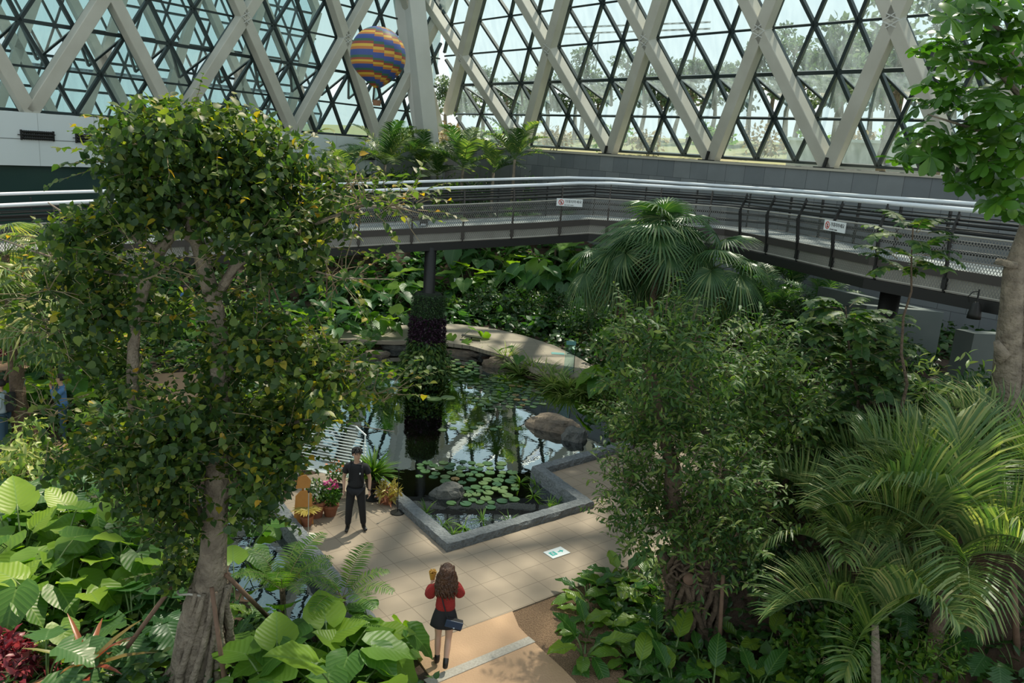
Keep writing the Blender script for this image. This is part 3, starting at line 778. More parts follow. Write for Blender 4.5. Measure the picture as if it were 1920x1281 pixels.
# ---------------------------------------------------------------- hot-air balloon ornament
MT['bal'] = [mat('balloon_' + n_, c_, .55) for n_, c_ in (('navy', (.03, .045, .13)), ('blue', (.03, .06, .22)), ('green', (.03, .10, .055)), ('red', (.24, .045, .025)), ('yellow', (.52, .33, .035)), ('orange', (.40, .14, .03)))]
bc = AT(709, 104, 28.5)
e = empty('balloon_ornament', bc, label='striped hot-air balloon ornament hanging in front of the corner of the glass walls', cat='balloon')
R_ = .93; prof = []
for k in range(33):
    t = k / 32; an = math.pi * t
    z = R_ * math.cos(an) if t < .55 else R_ * math.cos(math.pi * .55) - (t - .55) / .45 * R_ * .98
    r = R_ * math.sin(an) if t < .55 else R_ * math.sin(math.pi * .55) * (1 - ((t - .55) / .45) ** 1.7) + .10 * ((t - .55) / .45)
    prof.append((max(r, .01), z))
n = 48; V = []; Fc = []; mi = []
for r, z in prof:
    for k in range(n): V.append((r * math.cos(2 * math.pi * k / n), r * math.sin(2 * math.pi * k / n), z))
seq = [1, 1, 2, 3, 4, 5]
for i in range(32):
    for k in range(n):
        Fc.append((i * n + k, i * n + (k + 1) % n, (i + 1) * n + (k + 1) % n, (i + 1) * n + k)[::-1])
        gore = k // 3; sh = (gore - 11) % 16; sh = max(0, sh)
        sh = {12: 1, 13: 2, 14: 3, 15: 4}.get(gore, max(0, 0)); 
        sh = sh if 12 <= gore <= 15 else (5 + gore if gore < 8 else 0)
        mi.append(MT_i := seq[((i + 3) - sh * 1) % 6] if i > 2 else (0 if i % 2 == 0 else 2))
link('envelope', mesh('envelope', V, Fc, smooth_=True, mats=MT['bal'], midx=mi), e)
zb = prof[-1][1]
b_ = MB().lathe([(.13, zb - .58), (.15, zb - .42), (.16, zb - .40)], n=10).build('basket', mat('wicker', (.20, .10, .05), .8), e)
rp = MB()
for k in range(6):
    a = k * math.pi / 3; rp.tube([(.12 * math.cos(a), .12 * math.sin(a), zb), (.14 * math.cos(a), .14 * math.sin(a), zb - .42)], .007, 4)
rp.build('basket_rope', MT['steel'], e)
MB().tube([(0, 0, R_), (0, 0, R_ + 14)], .006, 4).build('hanging_wire', MT['steel'], e)
# ================================================================ outside
gr = mat('outside_grass', (.16, .21, .08), .95, noise=(.25, (.24, .22, .12), .3))
def outside_z(X, Y):
    dw = -((X - RW0.x) * rwn.x + (Y - RW0.y) * rwn.y)
    return ZB - .6 + 3.2 * smooth(dw / 45) + 2 * smooth((dw - 45) / 60)
V = []; Fc = []; nu, nv = 44, 16
for j in range(nv):
    for i in range(nu):
        u = -110 + i * 5.0; d = 1.2 + j * j * .75
        p = WR.P0.xy + WR.d.xy * u - WR.n.xy * d
        V.append((p.x, p.y, outside_z(p.x, p.y)))
for j in range(nv - 1):
    for i in range(nu - 1): Fc.append((j * nu + i, j * nu + i + 1, (j + 1) * nu + i + 1, (j + 1) * nu + i))
link('ground_outside', mesh('ground_outside', V, Fc, gr, True), kind='structure', label='grassy slope outside the right glass wall')
# low pale buildings / hard standing outside
for u, d, l_, h_, lb in ((24, 13, 9, 1.5, 'low pale building outside the right glass wall'),):
    p = WR.P0.xy + WR.d.xy * u - WR.n.xy * d; z = outside_z(p.x, p.y)
    e = empty('outbuilding', (p.x, p.y, z), rz=math.atan2(WR.d.y, WR.d.x), label=lb, cat='building')
    MB().box((0, 0, h_ / 2 - .3), (l_, 3, h_ + .6)).build('wall', mat('outb', (.55, .58, .56), .8), e); MB().box((0, 0, h_ + .08), (l_ + .5, 3.5, .16)).build('roof', MT['white'], e)
# tower crane far away
p = AT(1115, 64, 170)
e = empty('tower_crane', (p.x, p.y, 10), label='faint tower crane far beyond the right glass wall', cat='crane')
m = MB(); hgt_ = p.z - 10
def lattice(mb, a, b, w_, n_, r=.12):
    a, b = Vector(a), Vector(b); d = (b - a).normalized(); s = d.cross(Vector((0, 0, 1)));
    if s.length < .1: s = Vector((1, 0, 0))
    s.normalize(); t = d.cross(s)
    for sx, sy in ((-1, -1), (-1, 1), (1, -1), (1, 1)): mb.bar(a + (s * sx + t * sy) * w_ / 2, b + (s * sx + t * sy) * w_ / 2, r, r)
    for k in range(n_):
        p0, p1 = a.lerp(b, k / n_), a.lerp(b, (k + 1) / n_)
        for sy in (-1, 1): mb.bar(p0 + (s * -1 + t * sy) * w_ / 2, p1 + (s + t * sy) * w_ / 2, r * .7, r * .7)
lattice(m, (0, 0, 0), (0, 0, hgt_), 1.6, 14); m.build('mast', MT['seam'], e)
m = MB(); lattice(m, (-9, 2, hgt_ + .2), (22, -4, hgt_ + 2.5), 1.2, 20); m.build('jib', MT['seam'], e)
# ================================================================ leaf templates  (x = length, y = width, z = upper face)
def strip_leaf(st, fold=.15, droop=.2, rows=3):
    """st: [(x, halfwidth)]"""
    V = []; U = []
    for x, w in st:
        z = -droop * x * x
        V += [(x, -w, z + fold * w), (x, 0, z), (x, w, z + fold * w)]; U += [(x, -w), (x, 0), (x, w)]
    Fc = []
    for i in range(len(st) - 1):
        a = 3 * i; Fc += [(a, a + 1, a + 4, a + 3), (a + 1, a + 2, a + 5, a + 4)]
    return np.array(V, float), np.array(Fc), np.array(U, float)
T_HEART = strip_leaf([(-.12, .22), (.12, .44), (.5, .36), (.8, .12), (1.0, .008)], .25, .15)
T_OVAL = strip_leaf([(0, .02), (.28, .2), (.62, .22), (1, .01)], .3, .25)
T_LONG = strip_leaf([(0, .015), (.3, .13), (.65, .12), (1, .008)], .35, .35)
T_OBOV = strip_leaf([(0, .02), (.35, .13), (.72, .24), (.92, .16), (1, .02)], .2, .3)
T_BLADE = strip_leaf([(0, .03), (.35, .045), (.7, .03), (1, .003)], .5, .45)
def tiny(): return strip_leaf([(0, .05), (.5, .3), (1, .02)], .2, .15)
T_TINY = tiny()
def nrm(a): return a / (np.linalg.norm(a, axis=1, keepdims=True) + 1e-9)
def scatter(T, pos, d, up, sc, tint):
    V, Fc, U = T; n = len(pos)
    x = nrm(d); y = np.cross(up, x); y = nrm(y); z = np.cross(x, y)
    R = np.stack([x, y, z], 1)                        # n,3,3 rows are axes
    W = np.einsum('vk,nkj->nvj', V, R) * sc[:, None, None] + pos[:, None, :]
    FF = (Fc[None] + (np.arange(n) * len(V))[:, None, None]).reshape(-1, Fc.shape[1])
    return W.reshape(-1, 3), FF, np.tile(U, (n, 1)), np.repeat(tint, len(Fc))
def merge(parts):
    V = []; Fc = []; U = []; T = []; o = 0
    for v, f, u, t in parts: V.append(v); Fc.append(f + o); U.append(u); T.append(t); o += len(v)
    return np.concatenate(V), np.concatenate(Fc), np.concatenate(U), np.concatenate(T)
def foliage(name, parts, m, parent=None, **k):
    V, Fc, U, T = merge(parts)
    return link(name, mesh(name, V, Fc, m, uv=U, tint=T), parent, **k)
def rs(n, *s): return rng.standard_normal((n, *s))
def blob(c, r, n, shell=.55):
    "n points in an ellipsoid, crowded towards its skin; also outward normals"
    d = nrm(rs(n, 3)); rad = shell + (1 - shell) * rng.random(n) ** .6
    rad = np.where(rng.random(n) < .12, rad * 1.12, rad)
    P = np.array(c) + d * rad[:, None] * np.array(r)
    return P, nrm(d / np.array(r))
def crown(blobs, T, size, hang=.6, jit=.7, shell=.55, tintf=None, upb=.4):
    """blobs: (centre, radii, n). leaves spread outwards and hang"""
    parts = []
    for c, r, n in blobs:
        n = int(n); P, N_ = blob(c, r, n, shell)
        d = N_ * .8 + rs(n, 3) * jit; d[:, 2] -= hang
        up = N_ * .7 + rs(n, 3) * .45; up[:, 2] += upb
        t = rng.random(n) if tintf is None else tintf(P, N_, n)
        parts.append(scatter(T, P, d, up, size * (.6 + .7 * rng.random(n)), t))
    return parts
def curve_pts(a, b, sag=0, wob=0, n=6):
    a, b = Vector(a), Vector(b); L_ = (b - a).length; out = []
    for i in range(n + 1):
        t = i / n; p = a.lerp(b, t) + Vector((random.uniform(-1, 1), random.uniform(-1, 1), random.uniform(-1, 1))) * wob * L_ * math.sin(math.pi * t)
        p.z += sag * L_ * 4 * t * (1 - t); out.append(p)
    return out
def twigs(mb, starts, spread, length, rad, k=3, up=.2):
    for s in starts:
        s = Vector(s)
        for _ in range(k):
            d = Vector((random.gauss(0, 1), random.gauss(0, 1), random.gauss(0, .6) + up)).normalized()
            e = s + d * length * random.uniform(.6, 1.2)
            mb.tube(curve_pts(s, e, .05, .08, 3), [rad, rad * .8, rad * .6, rad * .35], 4, cap=False)
def sprays(mb, c, r, k, T, size, L=(.35, .7), nl=9, up=.35, trad=.006, tintf=None, side=None):
    "leafy shoots that stick out of a crown ellipsoid"
    P = []; D = []; U = []
    for _ in range(k):
        d = Vector((random.gauss(0, 1), random.gauss(0, .8), random.gauss(.15, .8))).normalized()
        s = Vector(c) + Vector((d.x * r[0], d.y * r[1], d.z * r[2])) * .75; ln = random.uniform(*L)
        g = (d + Vector((0, 0, up))).normalized(); pts = [s]; g2 = g.copy()
        for j in range(4): g2 = (g2 + Vector((random.gauss(0, .13), random.gauss(0, .13), -.10 + random.gauss(0, .08)))).normalized(); pts.append(pts[-1] + g2 * ln / 4)
        mb.tube(pts, [trad, trad * .85, trad * .7, trad * .5, trad * .3], 4, cap=False)
        for i in range(nl):
            f = .8 + 3.2 * (i + .5) / nl; j = min(3, int(f)); q = pts[j].lerp(pts[j + 1], f - j); tg = (pts[j + 1] - pts[j]).normalized()
            s_ = tg.cross(Vector((0, 0, 1))); s_ = s_.normalized() if s_.length > .1 else Vector((1, 0, 0))
            dd = tg * .5 + s_ * (1 if i % 2 else -1) * .8 + Vector((random.gauss(0, .3), random.gauss(0, .3), random.gauss(-.15, .3)))
            P.append(q); D.append(dd); U.append(Vector((random.gauss(0, .35), random.gauss(0, .35), 1)))
    n = len(P)
    return scatter(T, np.array(P), np.array(D), np.array(U), size * (.55 + .65 * rng.random(n)), np.clip(.25 + .75 * rng.random(n), 0, 1) if tintf is None else tintf(n))
# ---------------------------------------------------------------- fronds
def frond_mesh(name, L=2.0, n=34, leaf=.55, lw=.028, rise=.9, droop=1.0, vang=.5, hang=.3, m=None, mr=None, fwdang=.9, taper=True, rach=.018, pet=.15):
    """pinnate frond: starts at origin, goes along +X and up, arching"""
    st = 16; R_ = []; x = 0; z = 0; ang = rise; ds = L / st
    for i in range(st + 1):
        R_.append(Vector((x, 0, z))); x += ds * math.cos(ang); z += ds * math.sin(ang); ang -= droop / st * (.5 + i / st)
    mb = MB().tube(R_, [rach * (1 - .85 * i / st) for i in range(st + 1)], 5)
    V = list(mb.v); Fc = list(mb.f); nr = len(Fc); T = [.5] * nr
    for k in range(n):
        t = pet + (1 - pet) * (k + .5) / n; f = t * st; i = min(st - 1, int(f)); p = R_[i].lerp(R_[i + 1], f - i); tg = (R_[i + 1] - R_[i]).normalized()
        upv = Vector((-tg.z, 0, tg.x)); ll = leaf * (math.sin(math.pi * (.12 + .83 * ((t - pet) / (1 - pet)))) ** .7 if taper else 1)
        for s in (-1, 1):
            a = fwdang + random.uniform(-.1, .1)
            d = (tg * math.cos(a) + Vector((0, s, 0)) * math.sin(a) + upv * (vang + random.uniform(-.12, .12))).normalized()
            w = upv.cross(d).normalized(); q = [p]; dd = d.copy()
            for j in range(3):
                dd = (dd + Vector((0, 0, -hang * (j + .6) * .55))).normalized(); q.append(q[-1] + dd * ll / 3)
            b = len(V)
            for j, qq in enumerate(q):
                ww = lw * (.6, 1, .8, .08)[j]
                V += [tuple(qq - w * ww + upv * 0), tuple(qq + w * ww)]
            tv = random.random()
            for j in range(3): Fc.append((b + 2 * j, b + 2 * j + 1, b + 2 * j + 3, b + 2 * j + 2)); T.append(tv)
    me = bpy.data.meshes.new(name); me.from_pydata([tuple(v) for v in V], [], Fc)
    me.materials.append(m); me.materials.append(mr)
    me.polygons.foreach_set('material_index', [1] * nr + [0] * (len(Fc) - nr))
    a = me.attributes.new('tint', 'FLOAT', 'FACE'); a.data.foreach_set('value', T); me.update()
    return me
def fan_mesh(name, R=.8, seg=34, pet=1.0, span=5.0, droop=.5, rise=.9, m=None, mr=None, split=.45):
    """fan palm leaf: petiole along +X/up then radiating pleated segments"""
    P = [Vector((0, 0, 0))]; ang = rise; 
    for i in range(6): P.append(P[-1] + Vector((math.cos(ang), 0, math.sin(ang))) * pet / 6); ang -= .12
    mb = MB().tube(P, [.016 - .0012 * i for i in range(7)], 5); V = list(mb.v); Fc = list(mb.f); nr = len(Fc); T = [.5] * nr
    c = P[-1]; fx = Vector((math.cos(ang - .35), 0, math.sin(ang - .35))); up_ = Vector((-fx.z, 0, fx.x)); fy = Vector((0, 1, 0))
    for k in range(seg):
        a0 = -span / 2 + span * k / seg; a1 = a0 + span / seg; am = (a0 + a1) / 2
        r = R * (1 - .25 * abs(am / (span / 2)) ** 2) * random.uniform(.92, 1.05)
        def pt(a, rr, lift=0):
            d = fx * math.cos(a) + fy * math.sin(a); return c + d * rr + up_ * lift - Vector((0, 0, 1)) * droop * R * (rr / R) ** 2.4 
        b = len(V); w = span / seg * .5
        rs_ = [0.03, r * split, r * .75, r]
        ws = [w, w * .95, w * .42 * 1, .003]
        for rr, ww in zip(rs_, ws):
            V += [tuple(pt(am - ww, rr)), tuple(pt(am, rr, .014 * (1 if rr < r else 0))), tuple(pt(am + ww, rr))]
        tv = random.random()
        for j in range(3):
            q = b + 3 * j
            Fc += [(q, q + 1, q + 4, q + 3), (q + 1, q + 2, q + 5, q + 4)]; T += [tv, tv]
    me = bpy.data.meshes.new(name); me.from_pydata([tuple(v) for v in V], [], Fc)
    me.materials.append(m); me.materials.append(mr)
    me.polygons.foreach_set('material_index', [1] * nr + [0] * (len(Fc) - nr))
    a = me.attributes.new('tint', 'FLOAT', 'FACE'); a.data.foreach_set('value', T); me.update(); return me
def broad_mesh(name, L=.6, W=.5, pet=.7, rise=1.25, tilt=.3, m=None, mr=None, shape='heart', wavy=.03, cup=.15, tint=.5, bend=.3):
    """large blade on a petiole. the blade hangs from the petiole tip"""
    P = [Vector((0, 0, 0))]; ang = rise
    for i in range(7): P.append(P[-1] + Vector((math.cos(ang), 0, math.sin(ang))) * pet / 7); ang -= .11
    rr = .012 + .008 * L
    mb = MB().tube(P, [rr * (1.5 - .12 * i) for i in range(8)], 5); V = list(mb.v); Fc = list(mb.f); nr = len(Fc)
    c = P[-1]; U = [(9, 9)] * len(V)
    prof = {'heart': [(-.28, .16), (-.2, .33), (-.05, .44), (.12, .5), (.32, .46), (.52, .36), (.7, .24), (.86, .11), (1, .0)],
            'paddle': [(0, .03), (.1, .16), (.25, .26), (.45, .30), (.65, .28), (.8, .2), (.92, .09), (1, 0)],
            'lobed': [(-.2, .2), (-.05, .4), (.05, .25), (.15, .48), (.25, .26), (.36, .45), (.46, .24), (.58, .36), (.68, .17), (.8, .22), (.88, .08), (1, 0)]}[shape]
    fx = Vector((math.cos(-tilt), 0, math.sin(-tilt))); up_ = Vector((-fx.z, 0, fx.x)); fy = Vector((0, 1, 0)); ky = W / L / 1.0
    cols = (-1, -.66, -.33, 0, .33, .66, 1); b = len(V)
    ph = random.uniform(0, 6)
    for x, w in prof:
        for cc in cols:
            y = cc * w * (W / .96)
            notch = 0
            xx = x * L * .8
            if shape == 'heart' and x < 0: xx *= abs(cc) ** .6; 
            z = cup * abs(cc) ** 1.5 * w * W - bend * L * .8 * max(0, x) ** 2 + wavy * math.sin(x * 14 + ph) * abs(cc) ** 2
            V.append(tuple(c + fx * xx + fy * y + up_ * z)); U.append((x, cc * w))
    nc = len(cols)
    for i in range(len(prof) - 1):
        for j in range(nc - 1):
            a = b + i * nc + j; Fc.append((a, a + 1, a + nc + 1, a + nc))
    me = bpy.data.meshes.new(name); me.from_pydata([tuple(v) for v in V], [], Fc)
    me.materials.append(m); me.materials.append(mr); nf = len(Fc)
    me.polygons.foreach_set('material_index', [1] * nr + [0] * (nf - nr)); me.polygons.foreach_set('use_smooth', [True] * nf)
    a = me.attributes.new('tint', 'FLOAT', 'FACE'); a.data.foreach_set('value', [tint] * nf)
    l = me.uv_layers.new(name='UVMap')
    li = [0] * len(me.loops); me.loops.foreach_get('vertex_index', li); l.data.foreach_set('uv', np.array(U, dtype=np.float32)[li].ravel())
    me.update(); return me
# ---------------------------------------------------------------- leaf materials
LM = {}
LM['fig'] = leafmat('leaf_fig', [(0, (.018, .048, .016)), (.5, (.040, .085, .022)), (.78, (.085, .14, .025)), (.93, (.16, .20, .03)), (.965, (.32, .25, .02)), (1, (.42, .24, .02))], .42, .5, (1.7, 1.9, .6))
LM['figd'] = leafmat('leaf_dark', [(0, (.02, .055, .018)), (.6, (.035, .085, .026)), (1, (.08, .14, .04))], .3, .35, (1.4, 1.7, .5))
LM['ficus'] = leafmat('leaf_ficus', [(0, (.022, .065, .016)), (.5, (.05, .11, .024)), (.8, (.11, .18, .035)), (1, (.21, .25, .07))], .33, .5, (1.5, 1.8, .5))
LM['glossy'] = leafmat('leaf_glossy', [(0, (.03, .09, .015)), (.6, (.055, .14, .02)), (1, (.12, .22, .03))], .4, .3, (1.7, 2.0, .5))
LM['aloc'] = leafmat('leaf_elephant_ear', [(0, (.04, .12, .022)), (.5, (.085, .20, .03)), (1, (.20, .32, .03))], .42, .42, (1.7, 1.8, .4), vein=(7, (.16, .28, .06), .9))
LM['cala'] = leafmat('leaf_philodendron', [(0, (.03, .10, .018)), (.5, (.06, .16, .025)), (1, (.17, .27, .03))], .38, .3, (1.6, 1.8, .5), vein=(10, (.12, .22, .05), .8))
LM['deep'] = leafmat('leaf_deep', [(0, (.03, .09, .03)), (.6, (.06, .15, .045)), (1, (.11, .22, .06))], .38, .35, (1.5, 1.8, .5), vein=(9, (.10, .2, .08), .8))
LM['palm'] = leafmat('leaf_palm', [(0, (.07, .14, .05)), (.5, (.14, .22, .075)), (.85, (.26, .31, .12)), (1, (.46, .43, .19))], .42, .38, (1.5, 1.7, .5))
LM['fern'] = leafmat('leaf_fern', [(0, (.05, .13, .02)), (.6, (.10, .20, .03)), (1, (.19, .28, .05))], .45, .45, (1.6, 1.8, .5))
LM['darkpalm'] = leafmat('leaf_dark_palm', [(0, (.03, .085, .03)), (.7, (.06, .13, .042)), (1, (.20, .26, .11))], .35, .35, (1.4, 1.7, .5))  # pale top of the ramp paints gloss highlights into the leaf colour
LM['red'] = leafmat('leaf_red', [(0, (.07, .012, .022)), (.6, (.17, .025, .04)), (1, (.27, .07, .075))], .35, .4, (1.6, .8, .8))
LM['purple'] = leafmat('leaf_purple', [(0, (.018, .008, .016)), (1, (.05, .02, .04))], .25, .4, (1.3, .8, 1))
LM['yel'] = leafmat('leaf_yellow', [(0, (.30, .22, .04)), (1, (.5, .42, .12))], .35, .4, (1.3, 1.3, .5))
LM['brom'] = leafmat('leaf_bromeliad', [(0, (.24, .06, .035)), (.5, (.20, .10, .03)), (1, (.16, .18, .05))], .3, .35, (1.4, 1.2, .6))
LM['dry'] = leafmat('leaf_dry', [(0, (.20, .15, .08)), (1, (.34, .27, .15))], .3, .6, (1.1, 1.1, .9))
LM['varieg'] = leafmat('leaf_variegated', [(0, (.10, .20, .04)), (.5, (.22, .32, .08)), (1, (.42, .46, .18))], .35, .4, (1.4, 1.5, .6))
LM['pine'] = leafmat('leaf_pine', [(0, (.07, .12, .08)), (1, (.14, .20, .12))], .35, .7, (1.2, 1.3, .8))
# ================================================================ plant registry and helpers
REG = []
ANCH = [('the man in black', 663, 925), ('the woman in red', 822, 1160), ('the planted column', 797, 630), ('the pond rocks', 1045, 800), ('the boardwalk', 1000, 665),
        ('the fan palm', 1240, 480), ('the gnarled tree', 1295, 1080), ('the feathery palms', 1720, 1060), ('the grey right trunk', 1890, 700),
        ('the stone planters', 1780, 640), ('the big fig', 390, 1130), ('the person in blue', 115, 715), ('the backpack wearer', 12, 770), ('the corner pier', 815, 300),
        ('the left pool', 560, 1090), ('the white bench', 610, 870), ('the fig poles', 470, 1120), ('the pond notch', 1060, 920), ('the slim tree', 1690, 620),
        ('the floor sign', 1044, 1037), ('the gravel strip', 1050, 1180), ('the lower left corner', 40, 1240), ('the lower right corner', 1860, 1240), ('the left boardwalk end', 640, 620), ('the bridge bend', 1112, 440)]
ALIAS = {'gnarled': 'the gnarled tree', 'fan palm': 'the fan palm', 'feathery': 'the feathery palms', 'great leafy fig': 'the big fig'}
def reg(o, look, cat, x, y, group=None):
    o['category'] = cat; REG.append((o, look, x, y))
    if group: o['group'] = group
    return o
ORD = ['leftmost', 'second from the left', 'third from the left', 'fourth from the left', 'fifth from the left', 'sixth from the left', 'seventh from the left', 'eighth from the left', 'ninth from the left', 'tenth from the left', 'eleventh from the left', 'twelfth from the left', 'thirteenth from the left', 'fourteenth from the left', 'fifteenth from the left', 'sixteenth from the left']
def finish_labels():
    G_ = {}
    for o, look, x, y in REG:
        if sum(1 for r_ in REG if r_[1] == look) == 1 and len(look.split()) >= 7:
            o['label'] = look; continue
        best = sorted(ANCH, key=lambda a: math.hypot(a[1] - x, a[2] - y) if not any(k in look and ALIAS[k] == a[0] for k in ALIAS) else 9e9)[0]
        dx, dy = x - best[1], y - best[2]
        if abs(dx) > abs(dy) * 1.2: rel = 'right of' if dx > 0 else 'left of'
        else: rel = 'in front of' if dy > 0 else 'behind'
        G_.setdefault(f'{look} {rel} {best[0]}', []).append((x, y, o))
    for k, L_ in G_.items():
        L_.sort(key=lambda t: t[0])
        for i, (x, y, o) in enumerate(L_):
            lb = k if len(L_) == 1 else (f'{k}, {ORD[i]}' if i < len(ORD) - 1 and i < len(L_) - 1 else f'{k}, rightmost')
            if len(lb.split()) > 16: lb = lb.replace('from the left', 'from left')
            for w_ in (' small', ' big', ' leafy', ' bright', ' low', ' mid', ' pale', ' dark', ' broad', ' large'):
                if len(lb.split()) > 16: lb = lb.replace(w_, '', 1)
            o['label'] = lb
def around(parent, meshes, n, name='leaf', tilt=(0, .3), sc=(.7, 1.1), r=.03, seed=None, az=None, zoff=0):
    R_ = random.Random(seed if seed is not None else random.random())
    for i in range(n):
        a = (az[i] if az else 2.399 * i + R_.uniform(-.3, .3)); t = R_.uniform(*tilt)
        link(name, meshes[R_.randrange(len(meshes))], parent, loc=(math.cos(a) * r, math.sin(a) * r, zoff), rot=(0, t, a), sc=R_.uniform(*sc))
# ---------------------------------------------------------------- shared leaf meshes
random.seed(21)
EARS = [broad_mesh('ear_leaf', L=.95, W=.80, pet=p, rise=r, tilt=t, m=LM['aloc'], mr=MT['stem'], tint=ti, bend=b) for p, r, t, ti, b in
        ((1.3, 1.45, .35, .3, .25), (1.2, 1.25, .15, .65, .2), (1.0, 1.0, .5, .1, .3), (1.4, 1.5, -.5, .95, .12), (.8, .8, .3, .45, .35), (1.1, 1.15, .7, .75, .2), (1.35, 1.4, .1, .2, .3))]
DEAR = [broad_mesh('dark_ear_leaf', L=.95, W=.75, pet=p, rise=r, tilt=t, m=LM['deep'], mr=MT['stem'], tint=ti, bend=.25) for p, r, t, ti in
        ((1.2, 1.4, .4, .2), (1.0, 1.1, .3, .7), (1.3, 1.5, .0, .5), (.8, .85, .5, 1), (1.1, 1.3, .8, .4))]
PADS = [broad_mesh('paddle_leaf', L=.62, W=.40, pet=p, rise=r, tilt=t, m=LM['cala'], mr=MT['stem'], shape='paddle', tint=ti, bend=b, cup=.25) for p, r, t, ti, b in
        ((.28, 1.2, .1, .3, .4), (.22, 1.0, -.3, .75, .35), (.34, 1.4, -.8, .1, .3), (.2, .8, .2, .5, .45), (.3, 1.35, -.5, 1, .3), (.26, 1.1, .0, .15, .5))]
BAN = [broad_mesh('banana_leaf', L=1.9, W=.75, pet=.6, rise=1.35, tilt=t, m=LM['deep'], mr=MT['stem'], shape='paddle', tint=ti, bend=.5, cup=.2) for t, ti in ((-.7, .3), (-.3, .7), (.1, .1), (-.9, 1))]
SPLIT = [broad_mesh('split_leaf', L=.8, W=.75, pet=p, rise=r, tilt=.35, m=LM['deep'], mr=MT['stem'], shape='lobed', tint=ti) for p, r, ti in ((.8, 1.2, .3), (.7, .9, .8), (.9, 1.4, .5))]
FERN = [frond_mesh('fern_frond', L=1.15, n=26, leaf=.26, lw=.014, rise=1.0, droop=1.3, vang=.1, hang=.15, m=LM['fern'], mr=MT['twig'], fwdang=1.25, rach=.008, pet=.12) for _ in range(3)]
BFR = [frond_mesh('areca_frond', L=2.3, n=62, leaf=1.05, lw=.017, rise=1.05, droop=1.75, vang=v, hang=h, m=LM['palm'], mr=MT['stem'], fwdang=.62, rach=.022) for v, h in ((1.1, .3), (.9, .42), (1.25, .35), (.8, .5), (1.3, .22))]
DFR = [frond_mesh('dark_frond', L=2.4, n=34, leaf=.6, lw=.022, rise=1.2, droop=1.3, vang=.4, hang=.3, m=LM['darkpalm'], mr=MT['stem'], fwdang=.95, rach=.016) for _ in range(3)]
FAN = [fan_mesh('fan_leaf', R=.95, seg=34, pet=1.1, span=5.0, droop=d, rise=r, m=LM['darkpalm'], mr=MT['stem']) for d, r in ((.45, 1.2), (.6, .8), (.35, 1.4), (.7, .4))]
FANL = [fan_mesh('pale_fan_leaf', R=.95, seg=36, pet=1.0, span=5.2, droop=d, rise=r, m=LM['palm'], mr=MT['stem']) for d, r in ((.45, 1.1), (.6, .7), (.5, .3))]
DRYF = [fan_mesh('dry_fan_leaf', R=.8, seg=26, pet=.7, span=3.2, droop=1.1, rise=-.3, m=LM['dry'], mr=MT['twig'])]
random.seed(5)
def ear_plant(x, y, n, sc, look='elephant ear plant', M_=None, tilt=(-.15, .35), name='elephant_ear_plant', pos=None):
    p = pos or GT(x, y)
    e = empty(name, p, rz=random.uniform(0, 6), sc=sc)
    around(e, M_ or EARS, n, tilt=tilt, sc=(.65, 1.1)); return reg(e, look, 'plant', x, y)
def low_plant(x, y, n, sc, M_=PADS, look='leafy philodendron with upright glossy leaves', name='philodendron', tilt=(-.25, .5)):
    p = GT(x, y); e = empty(name, p, rz=random.uniform(0, 6), sc=sc)
    around(e, M_, n, tilt=tilt, sc=(.7, 1.15), r=.05); return reg(e, look, 'plant', x, y)
def fern(x, y, n, sc, M_=FERN, look='bright green fern with arching fronds', name='fern', stem=0, cat='fern', pos=None):
    p = pos or GT(x, y); e = empty(name, p, rz=random.uniform(0, 6), sc=sc)
    if stem: MB().tube([(0, 0, -.1), (.02, 0, stem * .5), (0, .02, stem)], [.06, .05, .05], 8).build('trunk', MT['barkd'], e)
    around(e, M_, n, name='frond', tilt=(-.2, .35), sc=(.75, 1.1), zoff=stem); return reg(e, look, cat, x, y)
def palm(x, y, D, meshes, n, sc, look, trunk_r=.09, name='palm', leafname='frond', lean=None, tilt=(-.5, .6), shaft=True, groundz=None, mt=None, az=None, cat='palm', dry=0):
    c = AT(x, y, D); gz_ = hz(c.x, c.y) if groundz is None else groundz
    base = Vector((c.x + (lean[0] if lean else 0), c.y + (lean[1] if lean else 0), 0)); base.z = hz(base.x, base.y)
    e = empty(name, base); h = c - base
    MB().tube([(0, 0, -.15), tuple(h * .35), tuple(h * .7), tuple(h)], [trunk_r * 1.35, trunk_r, trunk_r * .9, trunk_r * .7], 10).build('trunk', mt or MT['bark'], e, smooth_=True)
    R_ = random.Random(x * 3 + y)
    for i in range(n):
        a = az[i] if az else 2.399 * i + R_.uniform(-.3, .3); t = R_.uniform(*tilt)
        link(leafname, meshes[R_.randrange(len(meshes))], e, loc=h, rot=(0, t, a), sc=sc * R_.uniform(.8, 1.1))
    for i in range(dry):
        link('dead_leaf', DRYF[0], e, loc=h - Vector((0, 0, .1)), rot=(0, R_.uniform(-.3, .4), R_.uniform(0, 6.3)), sc=sc * R_.uniform(.6, .8))
    return reg(e, look, cat, x, y)
def shrub(x, y, w_, h_, n, T, size, m, look, name='shrub', pos=None, dense=.3, stemk=5, hang=.2, upb=.5, cat='shrub', nb=4):
    p = pos or GT(x, y); e = empty(name, p)
    bl = []
    for _ in range(nb): bl.append(((random.uniform(-.4, .4) * w_, random.uniform(-.4, .4) * w_, h_ * random.uniform(.35, .8)), (w_ * .42, w_ * .42, h_ * .33), n / nb))
    foliage('foliage', crown(bl, T, size, hang=hang, shell=dense, upb=upb), m, e)
    sm = MB()
    for b in bl:
        sm.tube(curve_pts((0, 0, -.1), b[0], .02, .05, 4), [.03, .025, .02, .015, .01], 5)
        twigs(sm, [b[0]], 1, w_ * .4, .008, 4)
    sm.build('stem', MT['twig'], e); return reg(e, look, cat, x, y)
